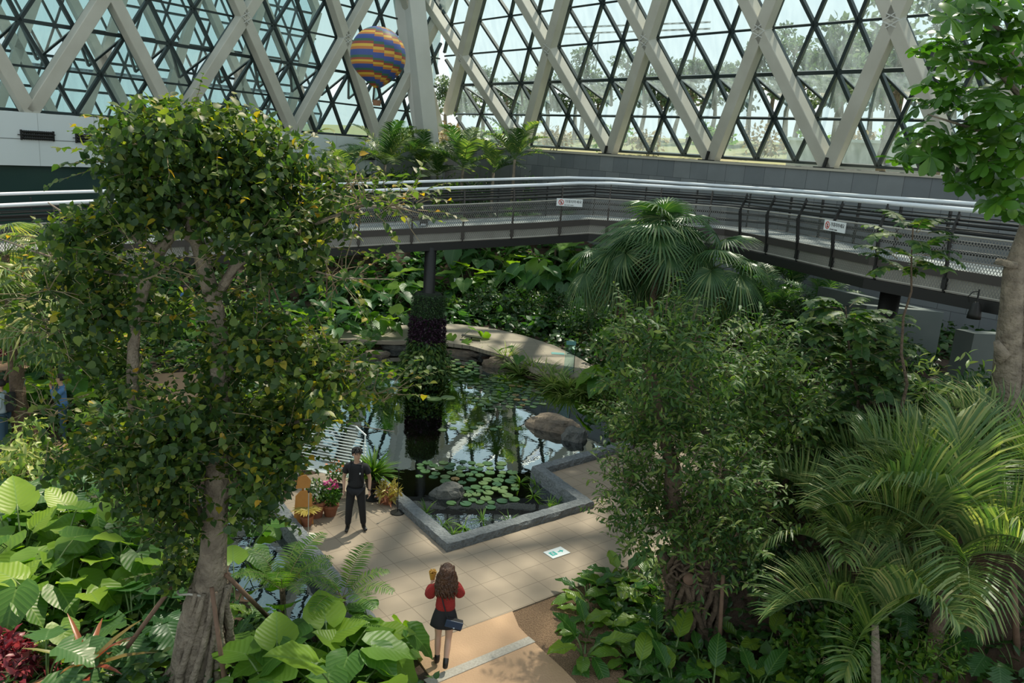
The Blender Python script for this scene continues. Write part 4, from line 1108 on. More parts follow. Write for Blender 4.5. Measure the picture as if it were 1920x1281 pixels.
# ================================================================ the big fig tree on the left
random.seed(31); S_ = 150.0
e = empty('fig_tree', GT(370, 1300)); tb = e.location.copy()
def TP(x, y, D=10.1): return AT(x, y, D) - tb
BL = [(310, 245, 105, 58, 600), (420, 255, 120, 62, 650), (520, 300, 95, 62, 420), (240, 290, 60, 60, 330), (350, 330, 140, 75, 900), (470, 350, 110, 75, 650), (270, 370, 75, 60, 420),
      (160, 440, 52, 60, 380), (150, 520, 60, 55, 300), (185, 590, 62, 45, 260), (95, 480, 60, 70, 90), (590, 400, 80, 60, 300), (560, 460, 60, 45, 200), (640, 350, 60, 60, 90), (480, 430, 110, 60, 500), (520, 510, 60, 40, 160), (680, 380, 60, 30, 40), (740, 385, 60, 20, 18), (620, 520, 90, 20, 26),
      (300, 410, 120, 40, 380), (310, 500, 80, 40, 90), (230, 520, 70, 60, 200), (60, 560, 90, 60, 90), (110, 620, 90, 50, 110), (310, 590, 80, 45, 190), (200, 660, 80, 50, 280), (240, 720, 50, 50, 130), (450, 560, 50, 40, 110),
      (480, 640, 110, 60, 520), (560, 680, 85, 60, 420), (420, 690, 80, 50, 330), (620, 690, 60, 50, 160), (630, 745, 65, 45, 190), (545, 765, 88, 50, 480), (455, 795, 95, 55, 520), (335, 825, 95, 55, 460), (240, 840, 105, 60, 480), (160, 860, 75, 50, 190),
      (280, 910, 90, 45, 330), (340, 885, 45, 50, 170), (482, 885, 48, 50, 210), (515, 845, 60, 55, 320), (512, 912, 38, 42, 170), (480, 940, 50, 45, 200), (330, 980, 55, 45, 200), (345, 1050, 42, 55, 300), (310, 940, 60, 40, 150), (700, 740, 70, 40, 50), (100, 780, 70, 60, 60), (360, 760, 110, 40, 250)]
SUNTINT = 0
def fig_suntint(P, N_, n):
    t = rng.random(n); return np.where(N_[:, 2] > .2, np.clip(t * .75 + .22, 0, 1), np.minimum(t * .9 + .03 * (t > .93) + SUNTINT, 1 if SUNTINT == 0 else .95))  # upward-facing leaves tinted lighter: sunlight from above put into the colour
parts = []; cents = []; SPM = MB()
for x, y, rx, ry, n in BL:
    D = 10.1 + random.uniform(-.55, .45); c = TP(x, y, D); cents.append((c, rx / S_, n))
    k = 1.0 if n > 150 else .8
    parts.append(sprays(SPM, c, (rx / S_, .7, ry / S_), 9 if n > 150 else 12, T_HEART, .10, nl=8))
    SUNTINT = .16 if (x > 450 and y > 600 and y < 850) else 0  # paler tint paints sunlit leaves on the lower right of the crown
    parts += crown([((c.x, c.y, c.z), (rx / S_, .75 if n > 150 else .35, ry / S_), n * 1.45)], T_HEART, .098 * k, hang=.45, jit=1.1, shell=.2, tintf=fig_suntint, upb=.35)
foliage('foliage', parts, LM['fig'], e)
tk = MB()
path = [(372, 1320, .42), (370, 1240, .36), (376, 1170, .31), (392, 1100, .245), (400, 1040, .18), (404, 960, .165), (406, 880, .15), (412, 800, .14), (414, 720, .135), (412, 640, .12), (404, 580, .11), (388, 520, .10), (372, 460, .09), (350, 400, .07), (340, 330, .05)]
tk.tube([TP(x, y) for x, y, r in path], [r for _, _, r in path], 14)
def br_(L_, rr): tk.tube([TP(*q) for q in L_], list(np.linspace(rr[0], rr[1], len(L_))), 7)
br_([(405, 560), (440, 500), (480, 470), (530, 450), (590, 420, 10.2), (680, 385, 10.0), (760, 392, 9.9)], (.07, .012))
br_([(375, 455), (330, 430), (300, 470), (275, 520), (252, 600, 9.9), (248, 700, 9.9), (252, 790, 10.0), (300, 880, 10.1), (395, 985)], (.075, .08))
br_([(372, 450), (400, 380), (440, 310), (470, 260)], (.06, .015)); br_([(350, 400), (290, 340), (240, 280)], (.05, .012)); br_([(300, 470), (220, 430), (150, 420), (90, 380)], (.045, .008))
br_([(340, 500), (250, 520), (150, 500), (60, 470), (-20, 440)], (.03, .006)); br_([(412, 700), (480, 670), (560, 680), (640, 690), (700, 720)], (.05, .008)); br_([(408, 850), (480, 820), (560, 790), (640, 770)], (.05, .01))
br_([(404, 900), (330, 850), (240, 830), (150, 840)], (.05, .01)); br_([(400, 960), (450, 900), (520, 880), (550, 930)], (.04, .01)); br_([(560, 500), (640, 522), (740, 524)], (.015, .005)); br_([(250, 600), (170, 590), (80, 600), (10, 560)], (.03, .006)); br_([(590, 780), (680, 800), (740, 810)], (.012, .004))
tk.build('trunk', MT['bark'], e, smooth_=True)
tw = MB()
for c, r, n in cents: twigs(tw, [c, c + Vector((random.uniform(-r, r) * .6, 0, random.uniform(-.2, .2)))], 1, r * (.9 if n > 150 else 1.2), .008, 4 if n > 150 else 7, up=.1)
tw.add(SPM.v, SPM.f)
tw.build('twig', MT['twig'], e)
rt = MB()     # fused aerial roots round the foot
for k in range(22):
    a = 2 * math.pi * k / 22 + random.uniform(-.1, .1); P = []
    for j in range(7):
        t = j / 6; rr = (.45 - .20 * t) + .04 * math.sin(j * 2 + k); aa = a + .25 * math.sin(t * 4 + k)
        c = TP(372 + 22 * t, 1310 - 215 * t)
        P.append(c + Vector((math.cos(aa) * rr * (1.1 if t < .2 else .95), math.sin(aa) * rr, 0)))
    rt.tube(P, [.09, .07, .055, .05, .045, .04, .03], 7)
rt.build('aerial_root', MT['bark'], e, smooth_=True)
MB().tube([TP(372, 1100) + Vector((.27 * math.cos(a), .27 * math.sin(a), .04 * math.sin(3 * a))) for a in np.linspace(0, 6.28, 20)], .016, 6).build('binding_rope', MT['girder'], e)
reg(e, 'great leafy fig tree with heart shaped green and yellow leaves at the left', 'tree', 372, 1290); e['category'] = 'tree'
POLES = []
def pole(a, b, r, label):
    a, b = Vector(a), Vector(b); o = MB().tube([Vector((0, 0, 0)), b - a], [r, r * .9], 8).build('support_pole', MT['pole'], None, smooth_=True, loc=a, label=label, cat='pole', group='wooden tree support poles'); return o
pole(GT(205, 1262), AT(326, 1095, 10.0), .034, 'brown wooden support pole leaning left from the fig trunk')
pole(GT(428, 1330), AT(397, 1102, 9.75), .036, 'brown wooden support pole standing upright before the fig trunk')
pole(GT(514, 1170), AT(424, 1078, 10.05), .036, 'brown wooden support pole leaning right from the fig trunk')
# ================================================================ gnarled tree with small leaves
T_WH = strip_leaf([(0, .02), (.35, .13), (.68, .17), (1, .01)], .3, .25)
def small_tree(px, py, BLs, D0, look, leafsize, m, T, trunkpaths, gn=None, k=1.05, barkm=None, S_=118.0, tintf=None, name='tree', hang=.15, tw_=4):
    e = empty(name, GT(px, py)); tb = e.location.copy()
    parts = []; cs = []; SPM = MB()
    for x, y, rx, ry, n in BLs:
        D = D0 + random.uniform(-.6, .5); c = AT(x, y, D) - tb; cs.append((c, rx / S_))
        parts += crown([(tuple(c), (rx / S_, .8, ry / S_), n * k)], T, leafsize, hang=hang, jit=.8, shell=.25, upb=.5, tintf=tintf)
        parts.append(sprays(SPM, c, (rx / S_, .8, ry / S_), 16, T, leafsize * 1.05, L=(.35, .75), nl=14, up=.8))
    foliage('foliage', parts, m, e)
    tk = MB()
    for L_, r0_, r1_ in trunkpaths: tk.tube([AT(x, y, D) - tb for x, y, D in L_], list(np.linspace(r0_, r1_, len(L_))), 9)
    tk.build('trunk', barkm or MT['barkd'], e, smooth_=True)
    tw = MB()
    for c, r in cs: twigs(tw, [c], 1, r * .9, .008, tw_)
    tw.add(SPM.v, SPM.f)
    tw.build('twig', barkm or MT['barkd'], e)
    return e
random.seed(44)
D1 = GT(1300, 1185).y
BL1 = [(1235, 615, 60, 42, 420), (1180, 640, 55, 45, 330), (1300, 640, 60, 40, 330), (1350, 690, 50, 40, 250), (1210, 700, 80, 60, 560), (1300, 720, 70, 60, 470), (1240, 780, 85, 60, 560), (1190, 800, 45, 45, 240), (1320, 800, 70, 60, 400), (1270, 850, 80, 50, 440), (1350, 880, 60, 60, 340),
       (1200, 900, 55, 45, 300), (1260, 930, 90, 55, 540), (1180, 960, 45, 50, 300), (1230, 1000, 75, 40, 380), (1330, 960, 80, 60, 480), (1390, 930, 55, 70, 330), (1390, 1010, 45, 50, 200), (1300, 1000, 60, 40, 260), (1250, 1110, 25, 50, 130), (1170, 905, 22, 20, 60), (1365, 1050, 30, 40, 100)]
e1 = small_tree(1300, 1185, BL1, D1 - .1, '', .125, LM['ficus'], T_WH, [([(1300, 1195, D1), (1300, 1120, D1), (1290, 1050, D1), (1262, 960, D1), (1262, 880, D1), (1240, 800, D1), (1225, 700, D1)], .30, .05),
     ([(1320, 1100, D1 - .1), (1322, 1020, D1 - .2), (1326, 1012, D1 - .2)], .15, .11), ([(1262, 1100, D1 - .1), (1245, 1050, D1 - .1), (1238, 1030, D1)], .12, .08), ([(1290, 1080, D1), (1340, 980, D1), (1360, 880, D1)], .12, .04), ([(1255, 1060, D1 - .3), (1270, 1035, D1 - .3), (1290, 1015, D1 - .3)], .04, .03), ([(1265, 890, D1 - .2), (1252, 850, D1 - .2), (1236, 810, D1 - .1)], .08, .04)])
rt = MB(); b0_ = e1.location
for k in range(26):
    a = 2 * math.pi * k / 26; P = []
    for j in range(7):
        t = j / 6; rr = (.45 - .12 * t) + .05 * math.sin(j * 1.7 + k * 2); aa = a + .3 * math.sin(t * 5 + k)
        c = AT(1298, 1195 - 130 * t, D1) - b0_; P.append(c + Vector((math.cos(aa) * rr, math.sin(aa) * rr * .8, 0)))
    rt.tube(P, [.08, .07, .055, .05, .05, .045, .035], 6)
for k in range(7):
    c = AT(1260 + 10 * k, 1085 - (k % 3) * 14, D1 - .35) - b0_
    rt.tube([c + Vector((.09 * math.cos(t) * (1 + .2 * k % 2), .05 * math.sin(t * 2), .13 * math.sin(t))) for t in np.linspace(0, 5.2, 12)], .025, 6)
rt.build('aerial_root', MT['barkd'], e1, smooth_=True)
MB().lathe([(.11, -.12), (.125, -.02), (.11, .02), (.06, .0), (.02, -.03)], n=16).build('sawn_stump', mat('sawn_wood', (.30, .13, .05), .8, noise=(9, (.16, .07, .03), .2)), e1, loc=AT(1326, 1014, D1 - .2) - b0_, rot=(.4, .2, 0), smooth_=True)
MB().lathe([(.09, -.1), (.10, -.01), (.09, .02), (.0, .02)], n=16).build('sawn_stump', MT['pole'], e1, loc=AT(1292, 1086, D1 - .42) - b0_, rot=(1.1, 0, 0), smooth_=True)
reg(e1, 'gnarled small leaved tree with twisted brown roots right of the tiled path', 'tree', 1300, 1185)
pole(GT(1347, 1235), AT(1356, 1075, GT(1347, 1235).y + .15), .036, 'pale upright wooden pole in front of the gnarled tree')
pole(GT(1152, 1100), AT(1200, 1038, GT(1152, 1100).y + .3), .034, 'pale wooden pole leaning towards the gnarled tree from the left')
pole(GT(1515, 1160), AT(1455, 1080, GT(1515, 1160).y + .1), .034, 'dark leaning wooden pole left of the feathery palms')
pole(GT(1905, 1235), AT(1900, 1085, GT(1905, 1235).y), .05, 'grey wooden post at the right below the feathery palms')
BL2 = [(1435, 650, 32, 34, 150), (1430, 700, 60, 40, 300), (1500, 720, 45, 40, 220), (1380, 740, 60, 50, 330), (1460, 780, 80, 55, 480), (1530, 790, 50, 50, 240), (1400, 830, 70, 55, 430), (1490, 860, 80, 60, 470), (1440, 910, 80, 55, 430), (1540, 880, 50, 50, 240), (1520, 950, 60, 45, 260), (1450, 970, 60, 40, 240)]
D2 = D1 + 1.6
e2 = small_tree(1440, 1080, BL2, D2, '', .165, LM['ficus'], T_WH, [([(1440, 1075, D2), (1445, 950, D2), (1435, 830, D2), (1435, 700, D2)], .1, .03), ([(1445, 950, D2), (1500, 860, D2), (1510, 780, D2)], .06, .02)], S_=110, tintf=lambda P, N_, n: np.clip(rng.random(n) * .8 + .2, 0, 1))
reg(e2, 'bushy bright green tree with small leaves right behind the gnarled tree', 'tree', 1440, 1075)
# pinnate leafy shrub trees under the bridge on the right
def pinnate_mesh(name, m, n=7, L=.5, ll=.14, w=.045):
    me = frond_mesh(name, L=L, n=n, leaf=ll, lw=w, rise=.5, droop=.9, vang=.15, hang=.35, m=m, mr=MT['twig'], fwdang=1.1, rach=.006, taper=False); return me
PIN = [pinnate_mesh('compound_leaf', LM['ficus']) for _ in range(3)]
def pinnate_tree(x, y, D, top, spread, n, look, sc=1, zf=(.35, 1)):
    b = AT(x, y, D); b.z = hz(b.x, b.y); t = AT(top[0], top[1], D); e = empty('compound_leaf_tree', b); h = t - b
    MB().tube(curve_pts((0, 0, -.1), h, 0, .02, 8), list(np.linspace(.04, .012, 9)), 7).build('trunk', MT['barkd'], e, smooth_=True)
    R_ = random.Random(x)
    for i in range(n):
        f = R_.uniform(*zf); a = 2.399 * i; r = spread * R_.uniform(.1, 1) * (1.15 - f * .7)
        c = h * f + Vector((math.cos(a) * r, math.sin(a) * r, R_.uniform(-.1, .1)))
        link('compound_leaf', PIN[i % 3], e, loc=c, rot=(0, R_.uniform(-.3, .5), a + R_.uniform(-.4, .4)), sc=sc * R_.uniform(.8, 1.25))
    return reg(e, look, 'tree', x, y)
pinnate_tree(1590, 960, 15.5, (1585, 575), 1.0, 100, 'bushy compound leaved tree', 1.25)
pinnate_tree(1625, 900, 16.5, (1640, 600), .9, 60, 'dark compound leaved sapling', 1.2)
pinnate_tree(1705, 800, 14.0, (1712, 425), .55, 26, 'slim bare stemmed tree with a tuft of compound leaves', 1.2, zf=(.78, 1.02))
pinnate_tree(1540, 940, 14.5, (1545, 760), .8, 50, 'low compound leaved tree', 1.1)
# branchy thin shrub
shrub(1735, 850, 1.6, 2.2, 300, T_LONG, .2, LM['varieg'], 'thin twiggy shrub with sparse narrow leaves', name='twiggy_shrub', pos=GT(1735, 850), stemk=9, nb=7)
# ================================================================ tree at the right edge with whorled leaves
random.seed(8)
tbp = AT(1885, 880, 14.3); tbp.z = hz(tbp.x, tbp.y); DT = 14.3
e = empty('whorled_leaf_tree', tbp)
def T3(x, y, D=DT): return AT(x, y, D) - tbp
tk = MB(); zb_ = Vector((0, 0, -.2))
tk.tube([zb_, T3(1886, 840), T3(1884, 760), T3(1890, 660), T3(1896, 580), T3(1900, 510), T3(1925, 430, 14.4), T3(1950, 300, 14.6), T3(1925, 160, 13.8)], [.31, .265, .245, .225, .19, .17, .13, .10, .07], 14)
tk.tube([T3(1910, 850), T3(1918, 700), T3(1922, 560), T3(1935, 400), T3(1960, 250)], [.17, .145, .13, .10, .07], 10)
tk.tube([T3(1886, 500), T3(1890, 488)], [.205, .17], 12); tk.tube([T3(1868, 640, 14.15), T3(1880, 665, 14.15), T3(1872, 680, 14.15)], [.05, .14, .06], 8)
for L_ in ([(1935, 300, 14), (1890, 260, 13.8), (1820, 240, 13.5), (1740, 215, 13)], [(1930, 200, 13.8), (1860, 120, 13.5), (1800, 110, 13.2)], [(1935, 320, 14), (1880, 310, 13.7), (1800, 290, 13.4), (1720, 270, 13)], [(1935, 330, 14), (1900, 340, 13.7), (1850, 330, 13.2)], [(1925, 160, 13.8), (1880, 60, 13.5), (1830, 20, 13.2)]):
    tk.tube([T3(*q) for q in L_], list(np.linspace(.06, .012, len(L_))), 6)
tk.build('trunk', MT['bark'], e, smooth_=True)
WH = [(1850, 20), (1800, 25), (1900, 30), (1830, 60), (1880, 70), (1915, 80), (1780, 65), (1860, 110), (1815, 105), (1900, 130), (1775, 120), (1750, 140), (1790, 160), (1835, 165), (1870, 170), (1915, 180), (1770, 175), (1745, 105), (1810, 195), (1850, 215), (1900, 220), (1880, 250), (1915, 265), (1740, 190),
      (1840, 255), (1795, 250), (1760, 255), (1725, 250), (1705, 268), (1735, 280), (1775, 275), (1815, 285), (1860, 290), (1900, 300), (1785, 305), (1830, 320), (1870, 330), (1910, 335), (1815, 335), (1850, 355), (1890, 365), (1870, 380), (1910, 385), (1765, 300), (1845, 30), (1875, 25), (1900, 0), (1850, -10), (1805, -10), (1830, 130), (1890, 100), (1790, 90), (1920, 20), (1920, 140), (1925, 220), (1765, 205), (1780, 190), (1720, 290), (1700, 282), (1865, 200), (1825, 230), (1880, 290), (1800, 260), (1850, 75), (1900, 230), (1905, 250), (1880, 320), (1920, 300), (1895, 345), (1925, 360), (1870, 270), (1910, 280), (1890, 190), (1925, 190), (1890, 150), (1870, 30), (1920, 60), (1915, 110), (1860, 340), (1925, 395), (1900, 400)]
parts = []
for x, y in WH + [(x + random.uniform(-25, 25), y + random.uniform(-20, 20)) for x, y in WH]:
    c = np.array(T3(x, y, 13.2 + random.uniform(-.5, .9))); n = 8
    a = np.arange(n) * 2.399 + random.random() * 6
    ax = nrm(np.array([[random.uniform(-.6, .3), random.uniform(-.5, .2), random.uniform(.2, 1)]]))[0]
    s1 = nrm(np.cross(ax, [0, 0.3, 1])[None])[0]; s2 = np.cross(ax, s1)
    d = np.cos(a)[:, None] * s1 + np.sin(a)[:, None] * s2 + ax * .25; d[:, 2] -= .25
    parts.append(scatter(T_OBOV, np.tile(c, (n, 1)), d, np.tile(ax, (n, 1)) + rs(n, 3) * .2, .30 * (.7 + .5 * rng.random(n)), np.clip(rng.random(n) * .6 + random.random() * .4, 0, 1)))
foliage('foliage', parts, LM['glossy'], e)
MB().lathe([(.32, -.05), (.34, .12), (.32, .3), (.28, .34)], n=18).build('burlap_wrap', mat('burlap', (.24, .15, .08), .95, noise=(20, (.14, .085, .05), .2)), e)
e['label'] = 'tall grey trunked tree at the right edge with whorls of glossy leaves'; e['category'] = 'tree'
# ================================================================ feathery palms, lower right
random.seed(12)
palm(1641, 1172, 10.4, BFR, 10, .80, 'green feathery palm with a slim short trunk', .07, lean=(.15, -.3), tilt=(-.35, .5))
palm(1785, 1045, 11.0, BFR, 13, 1.0, 'tall feathery palm with a ringed brown trunk and drooping fronds', .12, lean=(-.3, -.5), tilt=(-.5, .4), mt=MT['barkd'])
palm(1905, 985, 12.4, BFR, 11, 1.0, 'feathery palm cut by the right edge of the photo', .1, tilt=(-.5, .4))
palm(1690, 985, 12.6, BFR, 11, .95, 'feathery palm with upright sun paled fronds', .09, tilt=(-.6, .2))
palm(1560, 1040, 12.0, BFR, 8, .8, 'leaning feathery palm with drooping yellowed fronds', .07, tilt=(-.4, .4))
# spiky clump above them
fern(1745, 880, 22, 1.0, DFR[:1] and [frond_mesh('narrow_frond', L=1.0, n=20, leaf=.5, lw=.012, rise=1.3, droop=.8, vang=.5, hang=.1, m=LM['palm'], mr=MT['stem'], fwdang=.5, rach=.008)], 'spiky pale green palm clump', name='spiky_palm', cat='palm')
# fan palms
palm(1235, 470, 22.0, FAN, 36, 1.0, 'dark green fan palm standing below the bridge', .13, leafname='fan_leaf', tilt=(-.7, 1.0), mt=MT['barkd'], dry=3)
palm(1150, 500, 23.2, FAN, 20, .95, 'smaller fan palm beside the tall fan palm', .11, lean=(1.2, 1.5), leafname='fan_leaf', tilt=(-.6, .9), mt=MT['barkd'], dry=3)
palm(1325, 515, 21.5, FAN, 20, .95, 'fan palm with wide dark fans under the bridge', .11, leafname='fan_leaf', tilt=(-.6, .9), mt=MT['barkd'], dry=2)
palm(20, 560, 18.0, FANL, 20, 1.0, 'pale fan palm at the left edge', .17, leafname='fan_leaf', tilt=(-.5, .9), mt=MT['barkd'])
palm(95, 600, 20.5, FANL, 10, .8, 'small pale fan palm', .10, leafname='fan_leaf', tilt=(-.5, .9), mt=MT['barkd'])
palm(10, 478, 19.5, FANL, 9, .8, 'upper fan palm by the left end of the bridge', .12, leafname='fan_leaf', tilt=(-.6, .5), mt=MT['barkd'])
# palms in front of the glass corner
BIGF = [frond_mesh('long_frond', L=2.6, n=38, leaf=.7, lw=.026, rise=1.15, droop=1.2, vang=.3, hang=.2, m=LM['palm'] if q else LM['darkpalm'], mr=MT['stem'], fwdang=.9, rach=.02) for q in range(2)]
for x, y, D, n, s, l_ in ((722, 285, 42.5, 11, 1.05, 'bright feathery palm at the foot of the corner pier'), (790, 290, 46, 10, 1.0, 'dark feathery palm against the corner pier'), (868, 290, 43.5, 12, 1.15, 'feathery palm with pale lower fronds'), (640, 320, 40, 9, .9, 'low feathery palm under the white band'), (965, 275, 40, 8, .9, 'slender feathery palm by the stone wall'), (925, 300, 41, 6, .8, 'small feathery palm with a bare yellow frond'), (820, 305, 45, 8, .8, 'low dark feathery palm')):
    palm(x, y + 24, D * 1.12, BIGF, n + 3, s * 1.2, l_, .1, tilt=(-.25, .75))
random.seed(77)
for x, y, D in ((680, 335, 46), (745, 330, 48), (835, 335, 50), (760, 322, 49), (900, 340, 47)):
    c = AT(x, y, D); c.z = hz(c.x, c.y); h = AT(x, y - 12, D).z - c.z
    shrub(x, y, 1.8, h, 420, T_LONG, .34, LM['fern'] if x in (760, 835) else LM['figd'], 'leafy shrub showing behind the bridge rails', pos=c, name='back_shrub')
c = AT(988, 325, 44); c.z = hz(c.x, c.y)
shrub(988, 325, 1.1, AT(988, 316, 44).z - c.z, 420, T_OVAL, .16, LM['figd'], 'round dark leaved small tree before the stone wall', pos=c, name='round_shrub', cat='tree')
# ================================================================ lush planting behind the pond
random.seed(101)
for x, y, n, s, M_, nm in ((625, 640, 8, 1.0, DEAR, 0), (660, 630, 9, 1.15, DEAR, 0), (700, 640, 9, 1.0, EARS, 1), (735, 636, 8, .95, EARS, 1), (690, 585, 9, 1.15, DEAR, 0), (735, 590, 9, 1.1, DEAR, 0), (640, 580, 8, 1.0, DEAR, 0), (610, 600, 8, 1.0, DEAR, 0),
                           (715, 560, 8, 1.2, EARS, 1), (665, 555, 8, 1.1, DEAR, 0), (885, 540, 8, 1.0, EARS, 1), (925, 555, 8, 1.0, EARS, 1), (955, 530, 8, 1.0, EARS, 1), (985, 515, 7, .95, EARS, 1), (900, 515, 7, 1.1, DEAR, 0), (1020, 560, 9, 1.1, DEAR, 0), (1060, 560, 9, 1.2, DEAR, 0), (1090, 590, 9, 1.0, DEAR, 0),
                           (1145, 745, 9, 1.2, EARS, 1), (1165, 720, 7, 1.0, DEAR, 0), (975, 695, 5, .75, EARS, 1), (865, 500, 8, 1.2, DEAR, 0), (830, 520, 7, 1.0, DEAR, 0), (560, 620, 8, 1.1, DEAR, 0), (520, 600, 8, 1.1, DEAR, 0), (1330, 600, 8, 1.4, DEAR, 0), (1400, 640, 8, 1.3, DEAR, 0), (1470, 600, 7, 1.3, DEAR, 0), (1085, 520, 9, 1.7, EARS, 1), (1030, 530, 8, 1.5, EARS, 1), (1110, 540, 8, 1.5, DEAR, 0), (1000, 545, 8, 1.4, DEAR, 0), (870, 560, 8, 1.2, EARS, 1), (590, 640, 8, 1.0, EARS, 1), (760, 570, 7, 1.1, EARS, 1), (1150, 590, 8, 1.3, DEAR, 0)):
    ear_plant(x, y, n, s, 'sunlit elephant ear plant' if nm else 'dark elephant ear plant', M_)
for x, y, n, s in ((640, 560, 7, 1.2), (760, 540, 7, 1.2), (840, 560, 7, 1.1), (860, 545, 6, 1.0), (1050, 520, 7, 1.3), (1080, 540, 8, 1.3), (1010, 500, 7, 1.2), (590, 560, 7, 1.2), (930, 500, 7, 1.2), (1120, 560, 6, 1.0), (450, 620, 7, 1.2), (480, 650, 6, 1.0)):
    ear_plant(x, y, n, s, 'long leaved banana like plant', BAN, (-.2, .3), 'banana_plant')
for x, y, n, s in ((590, 520, 8, 1.2), (640, 520, 8, 1.2), (700, 520, 8, 1.2), (860, 500, 9, 1.1), (960, 490, 9, 1.1), (1040, 500, 8, 1.1), (1400, 570, 9, 1.0), (1450, 560, 10, 1.0), (1500, 580, 10, 1.0), (1550, 560, 9, .9), (1370, 610, 8, .9), (1530, 620, 9, .9), (1440, 630, 8, .9)):
    fern(x, y, n, s, DFR, 'dark arching palm under the bridge', name='arching_palm', stem=.8, cat='palm')
def fill_row(pts, fn):
    for p in pts: fn(*p)
for i, (x, y) in enumerate([(850, 590), (880, 595), (910, 585), (940, 598), (970, 600), (1000, 600), (1030, 618), (1060, 625), (1090, 640), (1120, 655), (1080, 610), (1110, 625), (1140, 640), (1150, 670), (1130, 690), (1000, 580), (960, 575), (1050, 595), (1160, 610), (1180, 650), (1200, 600)]):
    shrub(x, y, 1.3, .8 + .3 * (i % 3), 330, T_OVAL if i % 2 else T_HEART, .17, LM['figd'] if i % 3 else LM['ficus'], 'low dark leafy shrub', name='leafy_shrub')
for i, (x, y) in enumerate([(1215, 640), (1260, 600), (1300, 620), (1350, 640), (1420, 690), (1480, 700), (1540, 690), (1600, 720), (1640, 760), (1480, 620), (1560, 640), (1650, 690)]):
    shrub(x, y, 1.6, 1.4, 380, T_LONG, .24, LM['figd'], 'shadowed narrow leaved shrub', name='narrow_leaf_shrub')
# right side filling below the bridge
for i, (x, y) in enumerate([(1640, 880), (1680, 900), (1790, 880), (1830, 900), (1810, 820), (1850, 850), (1760, 900), (1600, 930), (1840, 780), (1560, 980), (1650, 960)]):
    shrub(x, y, 1.2, 1.0, 380, T_OVAL, .16, LM['ficus'] if i % 2 else LM['figd'], 'mid green leafy shrub', name='leafy_shrub')
for x, y in ((1730, 810), (1770, 840), (1700, 860)): fern(x, y, 9, .75, DFR, 'small palm with pale ribbed fronds', name='small_palm', cat='palm')
# pond margin
for i, (x, y) in enumerate([(1085, 775), (1100, 790), (1130, 790), (1150, 810), (1120, 812), (1165, 790), (1140, 770), (1175, 760), (1190, 800), (1160, 830)]):
    shrub(x, y, .8, .5, 200, T_OVAL, .13, LM['ficus'], 'bright leafy bank shrub', name='leafy_shrub')
GRS = [frond_mesh('strap_leaf', L=.55, n=1, leaf=.02, lw=.001, rise=1.2, droop=1.9, m=LM['varieg'], mr=LM['varieg'], rach=.012)]
def tuft(x, y, n, sc, m, look, size=.5, pos=None, name='strap_leaf_tuft'):
    p = pos or GT(x, y); e = empty(name, p)
    k = n; a = rng.random(k) * 6.28; t = .25 + rng.random(k) * .9
    parts = [scatter(T_BLADE, np.stack([np.cos(a) * .03, np.sin(a) * .03, np.zeros(k)], 1) * sc, np.stack([np.cos(a) * np.sin(t), np.sin(a) * np.sin(t), np.cos(t)], 1), np.stack([-np.cos(a), -np.sin(a), np.ones(k) * .8], 1), size * sc * (.7 + .5 * rng.random(k)), rng.random(k))]
    V, Fc, U, T = merge(parts)
    V[:, 2] = np.maximum(V[:, 2], -.02)
    link('blades', mesh('blades', V, Fc, m, uv=U, tint=T), e); return reg(e, look, 'plant', x, y)
for x, y in ((1020, 710), (1045, 725), (1065, 735), (1090, 745), (1110, 738), (1000, 700), (975, 705), (1035, 735), (1075, 760), (950, 680), (1095, 770), (1125, 755), (1055, 750)):
    tuft(x, y, 60, 1.55, LM['varieg'], 'striped strap leaved tuft on the pond bank', .5)
for x, y in ((1055, 782), (1080, 790), (1065, 800), (1090, 800)): tuft(x, y, 60, 1.2, LM['darkpalm'], 'dark reedy tuft at the water edge', .8, name='reed_tuft')
for x, y in ((830, 650), (850, 655), (700, 655), (720, 652), (680, 660), (650, 670), (740, 650), (900, 662), (960, 690)): tuft(x, y, 36, 1.0, LM['fern'], 'small bright grassy tuft by the boardwalk', .4)
for x, y in ((856, 648), (898, 655)):
    ear_plant(x, y, 3, .75, 'young elephant ear with few upright leaves', EARS)
# plants on the column
random.seed(3)
cz = COLZ
def sleeve(name, z0, z1, r, n, T, size, m, hang, parent=COLUMN):
    a = rng.random(n) * 6.28; z = z0 + (z1 - z0) * rng.random(n); rr = r + .08 * rng.random(n)
    P = np.stack([np.cos(a) * rr, np.sin(a) * rr, z], 1); N_ = np.stack([np.cos(a), np.sin(a), np.zeros(n)], 1)
    d = N_ + rs(n, 3) * .5; d[:, 2] -= hang
    foliage(name, [scatter(T, P, d, N_ * .8 + np.array([0, 0, .6]), size * (.6 + .8 * rng.random(n)), rng.random(n))], m, parent)
sleeve('moss_planting', cz - .95, cz - .02, .50, 3600, T_TINY, .05, LM['figd'], .2)
sleeve('purple_planting', cz - 1.75, cz - .8, .54, 2600, T_TINY, .085, LM['purple'], .1)
sleeve('green_planting', .0, cz - 1.6, .55, 1500, T_OVAL, .16, LM['ficus'], .5)
sleeve('trailing_planting', -.05, .9, .75, 700, T_OVAL, .16, LM['ficus'], .5)
